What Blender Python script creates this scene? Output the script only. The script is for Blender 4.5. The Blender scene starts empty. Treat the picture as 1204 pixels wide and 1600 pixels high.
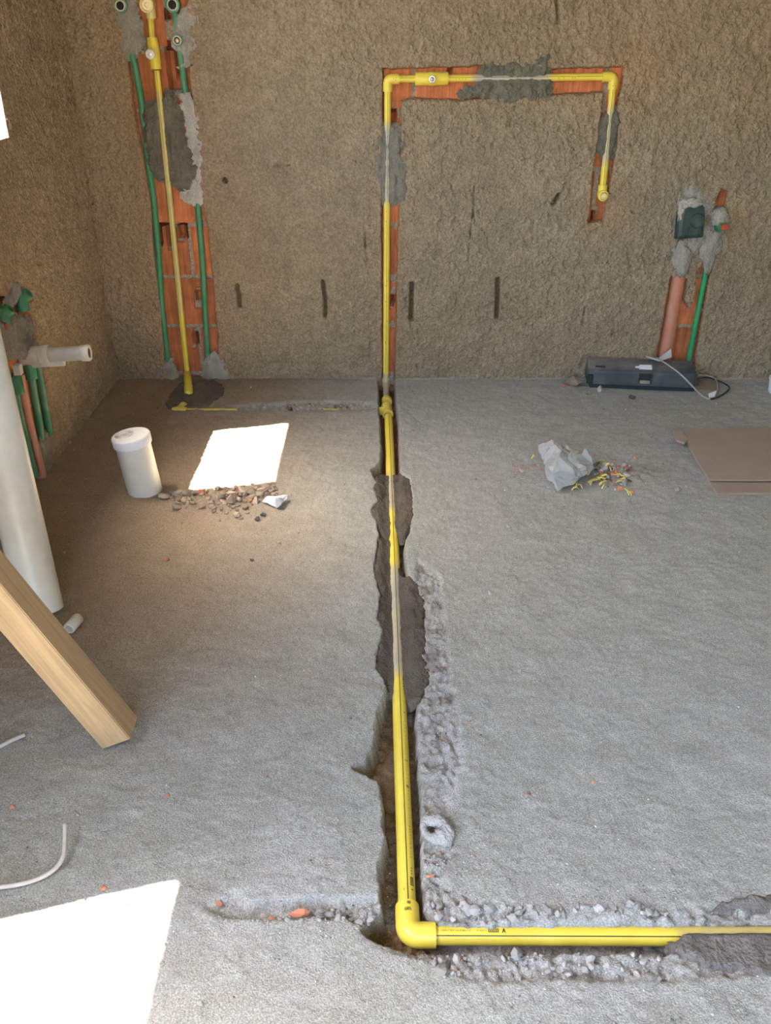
import bpy, bmesh, math, random
import numpy as np
from mathutils import Vector, Matrix

# ------------------------------------------------------------------ camera, light, exposure
C = bpy.context.scene.collection
SC = bpy.context.scene
PITCH = math.radians(28.81)
F_PX, CX, CY = 1400.0, 602.0, 800.0
CAM_H = 1.343
cam = bpy.data.objects.new('camera', bpy.data.cameras.new('camera'))
C.objects.link(cam)
cam.location = (0, 0, CAM_H)
cam.rotation_euler = (math.pi / 2 - PITCH, 0, 0)
cam.data.sensor_fit = 'HORIZONTAL'
cam.data.sensor_width = 36.0
cam.data.lens = 36.0 * F_PX / 1204.0
cam.data.clip_start = 0.05
SC.camera = cam

world = bpy.data.worlds.new('sky_world')
SC.world = world
world.use_nodes = True
wn = world.node_tree
wn.nodes.clear()
w_out = wn.nodes.new('ShaderNodeOutputWorld')
w_bg = wn.nodes.new('ShaderNodeBackground')
w_sky = wn.nodes.new('ShaderNodeTexSky')
w_sky.sky_type = 'NISHITA'
w_sky.sun_disc = False
w_sky.sun_elevation = math.radians(62)
w_sky.sun_rotation = math.radians(-75)
w_sky.dust_density = 3.0
w_sky.air_density = 1.0
w_bg.inputs['Strength'].default_value = 1.05
wn.links.new(w_sky.outputs[0], w_bg.inputs['Color'])
wn.links.new(w_bg.outputs[0], w_out.inputs['Surface'])

SUN_DIR = Vector((1.0, 0.27, -2.05)).normalized()
sun = bpy.data.objects.new('sun', bpy.data.lights.new('sun', 'SUN'))
C.objects.link(sun)
sun.data.energy = 34.0
sun.data.angle = math.radians(0.55)
sun.data.color = (1.0, 0.93, 0.82)
sun.rotation_euler = SUN_DIR.to_track_quat('-Z', 'Y').to_euler()
sun.location = (-4, 0, 8)

SC.view_settings.view_transform = 'Standard'
SC.view_settings.look = 'None'
SC.view_settings.gamma = 1.0
SC.view_settings.use_curve_mapping = False
SC.view_settings.exposure = 1.95
SC.cycles.max_bounces = 12
SC.cycles.diffuse_bounces = 7
SC.cycles.use_denoising = True

# room extents: the back wall is the plane y = WALL_Y, the left wall is x = WALL_X
WALL_Y, WALL_X, RIGHT_X, REAR_Y, CEIL_Z, THICK = 3.63, -1.14, 2.6, -1.0, 2.6, 0.22
WIN = [(2.385, 2.93, 1.03, 2.02), (-0.80, 0.87, 0.90, 2.02)]      # openings of the left wall (y0, y1, sill, head)
REAR_OPEN = (-0.60, 0.50, 0.0, 2.10)                                  # unseen opening behind the camera, placed and sized for its daylight (x0, x1, z0, z1)

def portal(name, loc, rot, sx, sy):
    l = bpy.data.lights.new(name, 'AREA')
    l.shape = 'RECTANGLE'; l.size = sx; l.size_y = sy
    l.cycles.is_portal = True
    o = bpy.data.objects.new(name, l); C.objects.link(o)
    o.location = loc; o.rotation_euler = rot
for i, (y0, y1, z0, z1) in enumerate(WIN):
    portal('window_portal', (WALL_X - THICK, (y0 + y1) / 2, (z0 + z1) / 2), (0, -math.pi / 2, 0), z1 - z0, y1 - y0)
portal('rear_open_portal', ((REAR_OPEN[0] + REAR_OPEN[1]) / 2, REAR_Y, (REAR_OPEN[2] + REAR_OPEN[3]) / 2), (math.pi / 2, 0, 0),
       REAR_OPEN[1] - REAR_OPEN[0], REAR_OPEN[3] - REAR_OPEN[2])

# ------------------------------------------------------------------ measuring helpers (photo pixel -> point on a real plane)
SP, CP = math.sin(PITCH), math.cos(PITCH)
def ray(px, py):
    a, b = (px - CX) / F_PX, (CY - py) / F_PX
    return Vector((a, CP + b * SP, -SP + b * CP))
def on_floor(px, py, z=0.0):
    d = ray(px, py); t = (z - CAM_H) / d.z
    return Vector((d.x * t, d.y * t, z))
def on_wall(px, py, dep=0.0):          # dep > 0 lies inside the wall
    d = ray(px, py); t = (WALL_Y + dep) / d.y
    return Vector((d.x * t, WALL_Y + dep, CAM_H + d.z * t))
def on_left(px, py, dep=0.0):
    d = ray(px, py); t = (WALL_X - dep) / d.x
    return Vector((WALL_X - dep, d.y * t, CAM_H + d.z * t))
def FP(l): return np.array([on_floor(*p)[:2] for p in l])
def WP(l): return np.array([(v.x, v.z) for v in (on_wall(*p) for p in l)])
def LP(l): return np.array([(v.y, v.z) for v in (on_left(*p) for p in l)])

# ------------------------------------------------------------------ numpy noise and polygon distance
def _hash(ix, iy, seed):
    h = (ix.astype(np.int64) * 374761393 + iy.astype(np.int64) * 668265263 + seed * 1442695041) & 0xffffffff
    h = ((h ^ (h >> 13)) * 1274126177) & 0xffffffff
    h = ((h ^ (h >> 16)) * 2246822519) & 0xffffffff
    return ((h ^ (h >> 15)) & 0xffffff) / float(0xffffff)
def vnoise(x, y, size, seed=0):
    x = np.asarray(x) / size; y = np.asarray(y) / size
    ix, iy = np.floor(x), np.floor(y)
    fx, fy = x - ix, y - iy
    fx = fx * fx * (3 - 2 * fx); fy = fy * fy * (3 - 2 * fy)
    a, b = _hash(ix, iy, seed), _hash(ix + 1, iy, seed)
    c, d = _hash(ix, iy + 1, seed), _hash(ix + 1, iy + 1, seed)
    return (a + (b - a) * fx) * (1 - fy) + (c + (d - c) * fx) * fy * 1.0 if False else ((a + (b - a) * fx) + ((c + (d - c) * fx) - (a + (b - a) * fx)) * fy)
def fbm(x, y, size, seed=0, oct=3, gain=0.5):
    s = 0; w = 1; t = 0
    for k in range(oct):
        # rotate each octave so that the lattice does not show
        ca, sa = math.cos(0.7 * k + 0.3), math.sin(0.7 * k + 0.3)
        s = s + w * (vnoise(x * ca - y * sa, x * sa + y * ca, size / 2 ** k, seed + 17 * k) - 0.5)
        t += w; w *= gain
    return s / t * 2            # about -1..1
def poly_sd(x, y, P):          # signed distance, negative inside
    d2 = np.full(x.shape, 1e9); inside = np.zeros(x.shape, bool)
    n = len(P)
    for i in range(n):
        (x0, y0), (x1, y1) = P[i], P[(i + 1) % n]
        ex, ey = x1 - x0, y1 - y0
        L = ex * ex + ey * ey + 1e-12
        t = np.clip(((x - x0) * ex + (y - y0) * ey) / L, 0, 1)
        d2 = np.minimum(d2, (x - x0 - t * ex) ** 2 + (y - y0 - t * ey) ** 2)
        if abs(ey) > 1e-12:
            c = ((y0 > y) != (y1 > y)) & (x < (x1 - x0) * (y - y0) / (y1 - y0) + x0)
            inside ^= c
    d = np.sqrt(d2)
    return np.where(inside, -d, d)
def near_sd(x, y, P, m=0.15):  # the same, worked out only near the polygon
    out = np.full(x.shape, m)
    k = (x > P[:, 0].min() - m) & (x < P[:, 0].max() + m) & (y > P[:, 1].min() - m) & (y < P[:, 1].max() + m)
    if k.any(): out[k] = poly_sd(x[k], y[k], P)
    return out
def line_d(x, y, P):           # distance to an open polyline
    d2 = np.full(x.shape, 1e9)
    for (x0, y0), (x1, y1) in zip(P[:-1], P[1:]):
        ex, ey = x1 - x0, y1 - y0
        t = np.clip(((x - x0) * ex + (y - y0) * ey) / (ex * ex + ey * ey + 1e-12), 0, 1)
        d2 = np.minimum(d2, (x - x0 - t * ex) ** 2 + (y - y0 - t * ey) ** 2)
    return np.sqrt(d2)
def sstep(a, b, v):
    t = np.clip((v - a) / (b - a), 0, 1); return t * t * (3 - 2 * t)
def mixc(col, c, k):           # blend colour c into col by weight k
    return col + (np.array(c)[None, :] - col) * np.clip(k, 0, 1)[:, None]

# ------------------------------------------------------------------ materials
M = {}
def mat(name, color=(0.5, 0.5, 0.5), rough=0.8, use_col=False, vary=0.0, vscale=40.0, bump=0.0, bscale=300.0, bdist=0.002,
        spec=0.3, grain=0.0, gscale=600.0, stripe=None, metallic=0.0, transl=0.0, wood=False, rand=0.0, streak=False):
    m = bpy.data.materials.new(name); m.use_nodes = True
    nt = m.node_tree; N = nt.nodes; L = nt.links
    b = N['Principled BSDF']
    b.inputs['Roughness'].default_value = rough
    b.inputs['Specular IOR Level'].default_value = spec
    b.inputs['Metallic'].default_value = metallic
    tc = N.new('ShaderNodeTexCoord')
    if use_col:
        a = N.new('ShaderNodeAttribute'); a.attribute_name = 'Col'; cs = a.outputs['Color']
    else:
        r = N.new('ShaderNodeRGB'); r.outputs[0].default_value = (*color, 1); cs = r.outputs[0]
    def mul(cs, fac_socket, lo, hi):
        mr = N.new('ShaderNodeMapRange')
        mr.inputs['From Min'].default_value = 0.25; mr.inputs['From Max'].default_value = 0.75
        mr.inputs['To Min'].default_value = lo; mr.inputs['To Max'].default_value = hi
        L.new(fac_socket, mr.inputs['Value'])
        mx = N.new('ShaderNodeVectorMath'); mx.operation = 'SCALE'
        L.new(cs, mx.inputs[0]); L.new(mr.outputs[0], mx.inputs['Scale'])
        return mx.outputs[0]
    if vary:
        n = N.new('ShaderNodeTexNoise'); n.inputs['Scale'].default_value = vscale; n.inputs['Detail'].default_value = 5
        L.new(tc.outputs['Object'], n.inputs['Vector'])
        cs = mul(cs, n.outputs['Fac'], 1 - vary, 1 + vary)
    if grain:
        n = N.new('ShaderNodeTexNoise'); n.inputs['Scale'].default_value = gscale; n.inputs['Detail'].default_value = 2
        L.new(tc.outputs['Object'], n.inputs['Vector'])
        cs = mul(cs, n.outputs['Fac'], 1 - grain, 1 + grain)
    if rand:
        oi = N.new('ShaderNodeObjectInfo')
        cs = mul(cs, oi.outputs['Random'], 1 - rand, 1 + rand)
    if streak:                  # vertical drag lines of the extruded clay
        mp = N.new('ShaderNodeMapping'); mp.inputs['Scale'].default_value = (120, 120, 6)
        L.new(tc.outputs['Object'], mp.inputs['Vector'])
        n = N.new('ShaderNodeTexNoise'); n.inputs['Scale'].default_value = 1.0; n.inputs['Detail'].default_value = 3
        L.new(mp.outputs[0], n.inputs['Vector'])
        cs = mul(cs, n.outputs['Fac'], 0.72, 1.22)
    if wood:
        mp = N.new('ShaderNodeMapping'); mp.inputs['Scale'].default_value = (60, 60, 3)
        L.new(tc.outputs['Object'], mp.inputs['Vector'])
        n = N.new('ShaderNodeTexNoise'); n.inputs['Scale'].default_value = 1.6; n.inputs['Detail'].default_value = 6
        n.inputs['Distortion'].default_value = 1.2
        L.new(mp.outputs[0], n.inputs['Vector'])
        cs = mul(cs, n.outputs['Fac'], 0.78, 1.18)
    if stripe:
        uv = N.new('ShaderNodeUVMap'); uv.uv_map = 'UVMap'
        sx = N.new('ShaderNodeSeparateXYZ'); L.new(uv.outputs[0], sx.inputs[0])
        cmp_ = N.new('ShaderNodeMath'); cmp_.operation = 'COMPARE'
        cmp_.inputs[1].default_value = 0.5; cmp_.inputs[2].default_value = stripe
        L.new(sx.outputs['X'], cmp_.inputs[0])
        mx = N.new('ShaderNodeMix'); mx.data_type = 'RGBA'
        mx.inputs['B'].default_value = (0.02, 0.02, 0.015, 1)
        L.new(cmp_.outputs[0], mx.inputs['Factor']); L.new(cs, mx.inputs['A'])
        cs = mx.outputs['Result']
    L.new(cs, b.inputs['Base Color'])
    if bump:
        n = N.new('ShaderNodeTexNoise'); n.inputs['Scale'].default_value = bscale; n.inputs['Detail'].default_value = 4
        L.new(tc.outputs['Object'], n.inputs['Vector'])
        bp = N.new('ShaderNodeBump'); bp.inputs['Strength'].default_value = bump; bp.inputs['Distance'].default_value = bdist
        L.new(n.outputs['Fac'], bp.inputs['Height']); L.new(bp.outputs[0], b.inputs['Normal'])
    if transl:
        out = N['Material Output']
        tr = N.new('ShaderNodeBsdfTranslucent'); L.new(cs, tr.inputs['Color'])
        ms = N.new('ShaderNodeMixShader'); ms.inputs[0].default_value = transl
        L.new(b.outputs[0], ms.inputs[1]); L.new(tr.outputs[0], ms.inputs[2]); L.new(ms.outputs[0], out.inputs['Surface'])
    M[name] = m
    return m
mat('concrete', use_col=True, rough=0.92, vary=0.10, vscale=14, grain=0.40, gscale=300, bump=0.6, bscale=330, bdist=0.005, spec=0.2)
mat('roughcast', use_col=True, rough=0.95, vary=0.10, vscale=9, grain=0.24, gscale=120, bump=1.0, bscale=115, bdist=0.014, spec=0.12)
mat('mortar', use_col=True, rough=0.8, vary=0.14, vscale=30, grain=0.22, gscale=330, bump=1.0, bscale=170, bdist=0.006, spec=0.3)
mat('terracotta', (0.45, 0.15, 0.058), rough=0.85, vary=0.25, vscale=18, grain=0.12, bump=0.5, bscale=200, rand=0.16, spec=0.2, streak=True)
mat('brick_chip', (0.50, 0.20, 0.11), rough=0.9, vary=0.15, vscale=60, rand=0.2, bump=0.3)
mat('stone', (0.37, 0.33, 0.28), rough=0.95, vary=0.2, vscale=60, rand=0.25, bump=0.5, bscale=400)
mat('brown_stone', (0.36, 0.285, 0.205), rough=0.95, vary=0.2, vscale=60, rand=0.25, bump=0.5, bscale=400)
mat('pale_stone', (0.40, 0.38, 0.34), rough=0.95, vary=0.15, vscale=60, rand=0.15, bump=0.5, bscale=400)
mat('dark_stone', (0.10, 0.09, 0.075), rough=0.95, vary=0.2, vscale=60, rand=0.2, bump=0.4)
mat('yellow_pipe', use_col=True, rough=0.42, vary=0.06, vscale=25, stripe=0.009, spec=0.4)
mat('yellow_fitting', use_col=True, rough=0.36, vary=0.04, vscale=30, spec=0.45)
mat('green_pipe', use_col=True, rough=0.42, vary=0.15, vscale=30, spec=0.4)
mat('orange_pipe', use_col=True, rough=0.5, vary=0.08, vscale=40, spec=0.35)
mat('white_plastic', (0.62, 0.59, 0.51), rough=0.38, vary=0.06, vscale=25, spec=0.4)
mat('dirty_white_plastic', (0.55, 0.50, 0.42), rough=0.5, vary=0.18, vscale=30, spec=0.35)
mat('cap_plastic', use_col=True, rough=0.45, vary=0.04, vscale=25, spec=0.4)
mat('dark_hole', (0.02, 0.018, 0.015), rough=0.9)
mat('dark_bore', (0.07, 0.03, 0.02), rough=0.9)
mat('brass', (0.62, 0.50, 0.28), rough=0.35, metallic=0.9, vary=0.15)
mat('steel', (0.45, 0.42, 0.38), rough=0.4, metallic=0.9, vary=0.2)
mat('ink', (0.045, 0.04, 0.02), rough=0.6)
mat('faint_ink', (0.36, 0.29, 0.05), rough=0.6)
mat('dark_green', use_col=True, rough=0.55, vary=0.2, vscale=40, bump=0.2, bscale=120)
mat('dark_case', use_col=True, rough=0.55, vary=0.25, vscale=25, grain=0.1, bump=0.15, bscale=150, spec=0.35)
mat('black_plastic', (0.02, 0.022, 0.022), rough=0.5)
mat('paper', (0.78, 0.77, 0.77), rough=0.8, vary=0.05)
mat('bag_plastic', (0.62, 0.62, 0.58), rough=0.4, vary=0.05, transl=0.4, spec=0.4)
mat('cardboard', (0.30, 0.235, 0.17), rough=0.9, vary=0.06, vscale=12, grain=0.05, gscale=200)
mat('timber', (0.40, 0.265, 0.135), rough=0.75, wood=True, vary=0.1, vscale=8, bump=0.2, bscale=120)
mat('cable', (0.46, 0.41, 0.36), rough=0.6, vary=0.15)
mat('thin_cable', (0.34, 0.34, 0.30), rough=0.6)
mat('yellow_scrap', (0.70, 0.60, 0.17), rough=0.55, rand=0.15)
mat('plain_plaster', (0.46, 0.41, 0.35), rough=0.95, vary=0.1, vscale=6, bump=0.4, bscale=80)
mat('slab_soffit', (0.30, 0.28, 0.25), rough=0.95, vary=0.1, vscale=6)
mat('ground', (0.20, 0.18, 0.14), rough=0.95, vary=0.15, vscale=2)

# ------------------------------------------------------------------ object helpers
def make(name, V, Fc, material, parent=None, uv=None, col=None, smooth=True):
    me = bpy.data.meshes.new(name)
    V = np.asarray(V, dtype=np.float32)
    if isinstance(Fc, np.ndarray):
        nf, k = Fc.shape
        me.vertices.add(len(V)); me.vertices.foreach_set('co', V.ravel())
        me.loops.add(nf * k); me.loops.foreach_set('vertex_index', Fc.ravel().astype(np.int32))
        me.polygons.add(nf); me.polygons.foreach_set('loop_start', np.arange(0, nf * k, k, dtype=np.int32))
        me.update(calc_edges=True)
    else:
        me.from_pydata(V.tolist(), [], [list(map(int, f)) for f in Fc])
    me.validate()
    if smooth:
        me.polygons.foreach_set('use_smooth', np.ones(len(me.polygons), bool))
    if col is not None:
        col = np.asarray(col, dtype=np.float32)
        if col.ndim == 1: col = np.tile(col, (len(me.vertices), 1))
        a = me.color_attributes.new('Col', 'FLOAT_COLOR', 'POINT')
        a.data.foreach_set('color', np.concatenate([col, np.ones((len(col), 1), np.float32)], 1).ravel())
    if uv is not None:
        ul = me.uv_layers.new(name='UVMap')
        idx = np.empty(len(me.loops), np.int32); me.loops.foreach_get('vertex_index', idx)
        ul.data.foreach_set('uv', np.asarray(uv, np.float32)[idx].ravel())
    me.materials.append(material if not isinstance(material, str) else M[material])
    o = bpy.data.objects.new(name, me); C.objects.link(o)
    if parent is not None: o.parent = parent
    return o
def tag(o, label, cat, group=None, kind=None):
    o['label'] = label; o['category'] = cat
    if group: o['group'] = group
    if kind: o['kind'] = kind
    return o
def thing(name, label, cat, loc=(0, 0, 0), rotz=0.0, group=None):
    o = bpy.data.objects.new(name, None); C.objects.link(o)
    o.location = loc; o.rotation_euler = (0, 0, rotz); o.empty_display_size = 0.05
    tag(o, label, cat, group)
    bpy.context.view_layer.update()
    return o
def keep(o, root):             # parent a mesh built in world space under a root that stands elsewhere
    o.parent = root
    o.matrix_parent_inverse = Matrix.LocRotScale(root.location, root.rotation_euler, None).inverted()
    return o
def structure(o):
    o['kind'] = 'structure'; return o

def frame(t, ref):
    t = t.normalized()
    n = ref - t * ref.dot(t)
    if n.length < 1e-4: n = t.orthogonal()
    n.normalize()
    return n, t.cross(n)
def sweep(pts, radii, ref=Vector((0, -1, 0)), nseg=24, tangents=None, close=(True, True)):
    """A round section swept along pts; returns verts, faces, uvs. u = 0.5 faces ref."""
    pts = [Vector(p) for p in pts]; n = len(pts)
    if tangents is None:
        tangents = []
        for i in range(n):
            a, b = max(i - 1, 0), min(i + 1, n - 1)
            while a > 0 and (pts[b] - pts[a]).length < 1e-7: a -= 1
            while b < n - 1 and (pts[b] - pts[a]).length < 1e-7: b += 1
            tangents.append((pts[b] - pts[a]).normalized())
    nn, bb = frame(tangents[0], Vector(ref))
    V, UV, Fc = [], [], []
    run = 0
    for i in range(n):
        if i:
            q = tangents[i - 1].rotation_difference(tangents[i])
            nn = (q @ nn); nn = (nn - tangents[i] * nn.dot(tangents[i])).normalized(); bb = tangents[i].cross(nn)
            run += (pts[i] - pts[i - 1]).length
        for k in range(nseg + 1):
            a = 2 * math.pi * k / nseg + math.pi
            V.append(pts[i] + (nn * math.cos(a) + bb * math.sin(a)) * radii[i]); UV.append((k / nseg, run))
    w = nseg + 1
    for i in range(n - 1):
        for k in range(nseg):
            Fc.append((i * w + k, i * w + k + 1, (i + 1) * w + k + 1, (i + 1) * w + k))
    if close[0]: Fc.append(tuple(range(nseg - 1, -1, -1)))
    if close[1]: Fc.append(tuple((n - 1) * w + k for k in range(nseg)))
    return V, Fc, UV
def weld_sweep(parts):
    V, Fc, UV = [], [], []
    for v, f, u in parts:
        o = len(V); V += v; UV += u; Fc += [tuple(i + o for i in q) for q in f]
    return V, Fc, UV
def add_sweep(name, sw, material, parent, col=None, colfun=None):
    V, Fc, UV = sw
    if colfun is not None:
        col = np.array([colfun(Vector(v)) for v in V])
    o = make(name, V, Fc, material, None, UV, col)
    for p in o.data.polygons:
        if len(p.vertices) > 4: p.use_smooth = False
    try:
        o.data.set_sharp_from_angle(angle=math.radians(40))
    except Exception:
        pass
    keep(o, parent)
    return o
def line(a, b, n): return [Vector(a).lerp(Vector(b), i / (n - 1)) for i in range(n)]
def lathe(A, axis, prof, ref=Vector((0, 0, 1)), nseg=24, cap=True):
    """prof: (distance along the axis, radius) pairs, any order of distances."""
    axis = Vector(axis).normalized()
    pts = [Vector(A) + axis * t for t, r in prof]
    return sweep(pts, [max(r, 1e-4) for t, r in prof], ref, nseg, [axis] * len(prof), (cap and prof[0][1] > 2e-4, prof[-1][1] > 2e-4))
def elbow_path(P, a, b, la, lb, rb, n=8):
    """From P + a*la round the corner P to P + b*lb."""
    a, b = Vector(a).normalized(), Vector(b).normalized()
    s, e = P + a * rb, P + b * rb
    pts = [P + a * la, P + a * (la * 0.6 + rb * 0.4), s]
    for i in range(1, n):
        t = i / n
        pts.append(s * (1 - t) ** 2 + P * 2 * t * (1 - t) + e * t * t)
    pts += [e, P + b * (lb * 0.6 + rb * 0.4), P + b * lb]
    return pts
def fitting_elbow(P, a, b, la, lb, R, r_in, rb, ref=Vector((0, -1, 0))):
    pts = elbow_path(Vector(P), a, b, la, lb, rb)
    tg = None
    a, b = Vector(a).normalized(), Vector(b).normalized()
    P = Vector(P)
    head = [P + a * (la - 0.006), P + a * la, P + a * la]
    tail = [P + b * lb, P + b * lb, P + b * (lb - 0.006)]
    full = head + pts[1:-1] + tail
    rad = [r_in, r_in, R * 0.985] + [R] * (len(pts) - 2) + [R * 0.985, r_in, r_in]
    tang = [-a] * 3
    for i in range(1, len(pts) - 1): tang.append((pts[i + 1] - pts[i - 1]).normalized())
    tang += [b] * 3
    return sweep(full, rad, ref, 28, tang, (False, False))
def box_mesh(lo, hi):
    x0, y0, z0 = lo; x1, y1, z1 = hi
    V = [(x0, y0, z0), (x1, y0, z0), (x1, y1, z0), (x0, y1, z0), (x0, y0, z1), (x1, y0, z1), (x1, y1, z1), (x0, y1, z1)]
    Fc = [(0, 3, 2, 1), (4, 5, 6, 7), (0, 1, 5, 4), (1, 2, 6, 5), (2, 3, 7, 6), (3, 0, 4, 7)]
    return V, Fc
def join_meshes(parts):
    V, Fc = [], []
    for v, f in parts:
        o = len(V); V += [tuple(p) for p in v]; Fc += [tuple(i + o for i in q) for q in f]
    return V, Fc

def grid_mesh(us, vs, func, drop=None):
    """A tensor grid; func(u, v) -> (xyz array, colour array)."""
    U, W = np.meshgrid(us, vs); nu, nv = len(us), len(vs)
    xyz, col = func(U.ravel(), W.ravel())
    i = np.arange(nu * nv).reshape(nv, nu)
    Fc = np.stack([i[:-1, :-1].ravel(), i[:-1, 1:].ravel(), i[1:, 1:].ravel(), i[1:, :-1].ravel()], 1)
    if drop is not None:
        uc = (U[:-1, :-1] + U[1:, 1:]).ravel() / 2; vc = (W[:-1, :-1] + W[1:, 1:]).ravel() / 2
        Fc = Fc[~drop(uc, vc)]
    used = np.zeros(len(xyz), bool); used[Fc.ravel()] = True
    remap = np.cumsum(used) - 1
    return xyz[used], remap[Fc], col[used]
def steps(*segs):
    out = []
    for a, b, s in segs:
        n = max(1, round((b - a) / s)); out += list(np.linspace(a, b, n, endpoint=False))
    return np.array(out + [segs[-1][1]])

# ------------------------------------------------------------------ FLOOR: a rough slab with the chased channels cut in it
TRENCH = FP([(589, 586), (590, 640), (592, 662), (594, 700), (592, 724), (578, 734), (588, 752), (582, 762), (590, 780), (577, 796), (588, 815), (590, 838),
             (586, 862), (583, 892), (592, 925), (588, 958), (597, 985), (590, 1008), (585, 1042), (603, 1068), (598, 1088), (586, 1115), (583, 1158), (572, 1182),
             (543, 1198), (566, 1208), (586, 1219), (594, 1236), (596, 1262), (593, 1280), (602, 1304), (597, 1332), (590, 1352), (589, 1392), (592, 1414),
             (574, 1436), (563, 1450), (573, 1462), (598, 1478), (640, 1486), (672, 1488), (1230, 1490), (1230, 1432), (1000, 1438), (760, 1440), (690, 1437), (668, 1415), (663, 1360),
             (661, 1300), (658, 1200), (655, 1130), (652, 1098), (660, 1080), (667, 1050), (660, 1020), (666, 1000), (660, 975), (661, 945), (654, 918), (640, 898),
             (634, 870), (634, 846), (641, 828), (645, 800), (645, 770), (639, 745), (626, 735), (626, 700), (624, 650), (620, 620), (618, 586)])
ROUGH = [FP([(650, 870), (690, 900), (700, 1010), (720, 1130), (722, 1200), (700, 1260), (706, 1330), (694, 1372), (740, 1398), (800, 1408), (850, 1428),
             (900, 1434), (985, 1430), (1020, 1420), (1100, 1414), (1140, 1400), (1250, 1392), (1250, 1520), (1100, 1528), (960, 1537), (850, 1532), (760, 1537),
             (725, 1534), (692, 1510), (655, 1498), (600, 1485), (560, 1455), (590, 1420), (640, 1300), (640, 1000)]),
         FP([(425, 1398), (505, 1402), (588, 1400), (600, 1440), (565, 1452), (540, 1436), (500, 1432), (430, 1436), (330, 1436), (325, 1415), (345, 1400), (365, 1396), (400, 1414)]),
         FP([(352, 633), (420, 629), (490, 625), (590, 628), (590, 640), (480, 641), (360, 640)])]
BRANCH = FP([(268, 643), (372, 643), (590, 642)])
# the mouth of the capped pipe and the wall foot
def floor_eval(x, y):
    z = 0.004 * fbm(x, y, 0.35, 1, 3) + 0.0028 * fbm(x, y, 0.05, 2, 3) + 0.0019 * fbm(x, y, 0.012, 3, 2)
    col = np.tile(np.array([[0.333, 0.328, 0.280]]), (len(x), 1))
    big = fbm(x, y, 0.6, 31, 4)
    col = col * (1 + 0.10 * big)[:, None]
    # brown dust and painted warm bounce light along the left wall and far left corner
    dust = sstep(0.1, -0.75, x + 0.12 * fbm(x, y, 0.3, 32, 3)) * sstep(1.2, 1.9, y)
    dust_bounce = 0.75 * sstep(0.25, 0.0, x - WALL_X + 0.1 * fbm(x, y, 0.2, 35, 3))
    col = mixc(col, (0.285, 0.205, 0.125), np.maximum(dust * 0.9, dust_bounce))
    # pale cement dust swept from the channels
    pale = sstep(0.45, 0.75, 0.5 + 0.5 * fbm(x, y, 0.25, 33, 4)) * sstep(0.6, 0.0, np.abs(y - 1.15)) * 0.5
    col = mixc(col, (0.41, 0.40, 0.37), pale)
    pd = near_sd(x, y, FP([(690, 1130), (715, 1140), (720, 1200), (705, 1255), (692, 1250), (700, 1190)]), 0.1)
    col = mixc(col, (0.43, 0.43, 0.40), sstep(0.02, -0.005, pd + 0.01 * fbm(x, y, 0.02, 34)))
    # shallow broken zones beside the channels
    for k, P in enumerate(ROUGH):
        d = near_sd(x, y, P) + 0.008 * fbm(x, y, 0.03, 40 + k, 3) + 0.004 * fbm(x, y, 0.008, 44 + k, 2)
        t = sstep(0.004, -0.012, d)
        dep = (0.006, 0.014, 0.010)[k]
        z = z - t * (dep + (0.005, 0.008, 0.006)[k] * fbm(x, y, 0.022, 50 + k, 3) + 0.008 * fbm(x, y, 0.010, 53 + k, 2))
        col = mixc(col, (0.34, 0.325, 0.29), t * 0.55)
        col = mixc(col, (0.17, 0.14, 0.11), t * sstep(0.1, 0.6, fbm(x, y, 0.05, 57 + k, 3)) * 0.7)
    # low heaps of swept rubble
    for (hx, hy), rx, ry, hh in (((-0.555, 2.50), 0.13, 0.05, 0.012), ((0.855, 2.70), 0.075, 0.05, 0.010)):
        hp = np.exp(-((x - hx) / rx) ** 2 - ((y - hy) / ry) ** 2)
        z = z + hp * (hh + 0.010 * fbm(x, y, 0.022, 70, 3))
        col = mixc(col, (0.27, 0.215, 0.15), hp * 0.55)
    # the branch channel, closed with mortar
    d = line_d(x, y, BRANCH) if True else 0
    t = sstep(0.022, 0.008, d + 0.006 * fbm(x, y, 0.03, 60))
    col = mixc(col, (0.25, 0.235, 0.21), t * 0.6 * (x < -0.05))
    # the deep channel
    d = near_sd(x, y, TRENCH) + 0.005 * fbm(x, y, 0.035, 61, 3) + 0.003 * fbm(x, y, 0.009, 62, 2)
    t = sstep(0.0, -0.010, d)
    dep = 0.057 + 0.006 * fbm(x, y, 0.05, 63, 3) + 0.006 * fbm(x, y, 0.013, 66, 3)
    z = z - t * dep
    soil = np.tile(np.array([[0.22, 0.145, 0.072]]), (len(x), 1))
    soil = mixc(soil, (0.26, 0.10, 0.05), sstep(2.2, 2.9, y) * 0.6)
    soil = mixc(soil, (0.33, 0.30, 0.27), sstep(0.25, 0.7, fbm(x, y, 0.06, 64, 3)) * 0.7)
    soil = mixc(soil, (0.31, 0.30, 0.28), sstep(0.06, 0.12, x) * sstep(1.12, 1.06, y) * 0.8)
    k = sstep(-0.002, -0.012, d)
    col = col * (1 - k)[:, None] + soil * k[:, None]
    # crack along the foot of the wall
    gap = np.exp(-((y - (WALL_Y - 0.012 + 0.006 * fbm(x, y, 0.2, 65))) / 0.006) ** 2)
    z = z - 0.01 * gap * (x > -0.1) - 0.004 * gap
    col = mixc(col, (0.16, 0.14, 0.12), gap * 0.6)
    return z, col
def floor_z(x, y):
    z, _ = floor_eval(np.array([float(x)]), np.array([float(y)])); return float(z[0])
def floor_func(u, v):
    z, col = floor_eval(u, v)
    far = (v < 0.7) | (u > 1.75)
    z = np.where(far, 0.0, z)
    return np.stack([u, v, z], 1), col
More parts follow.
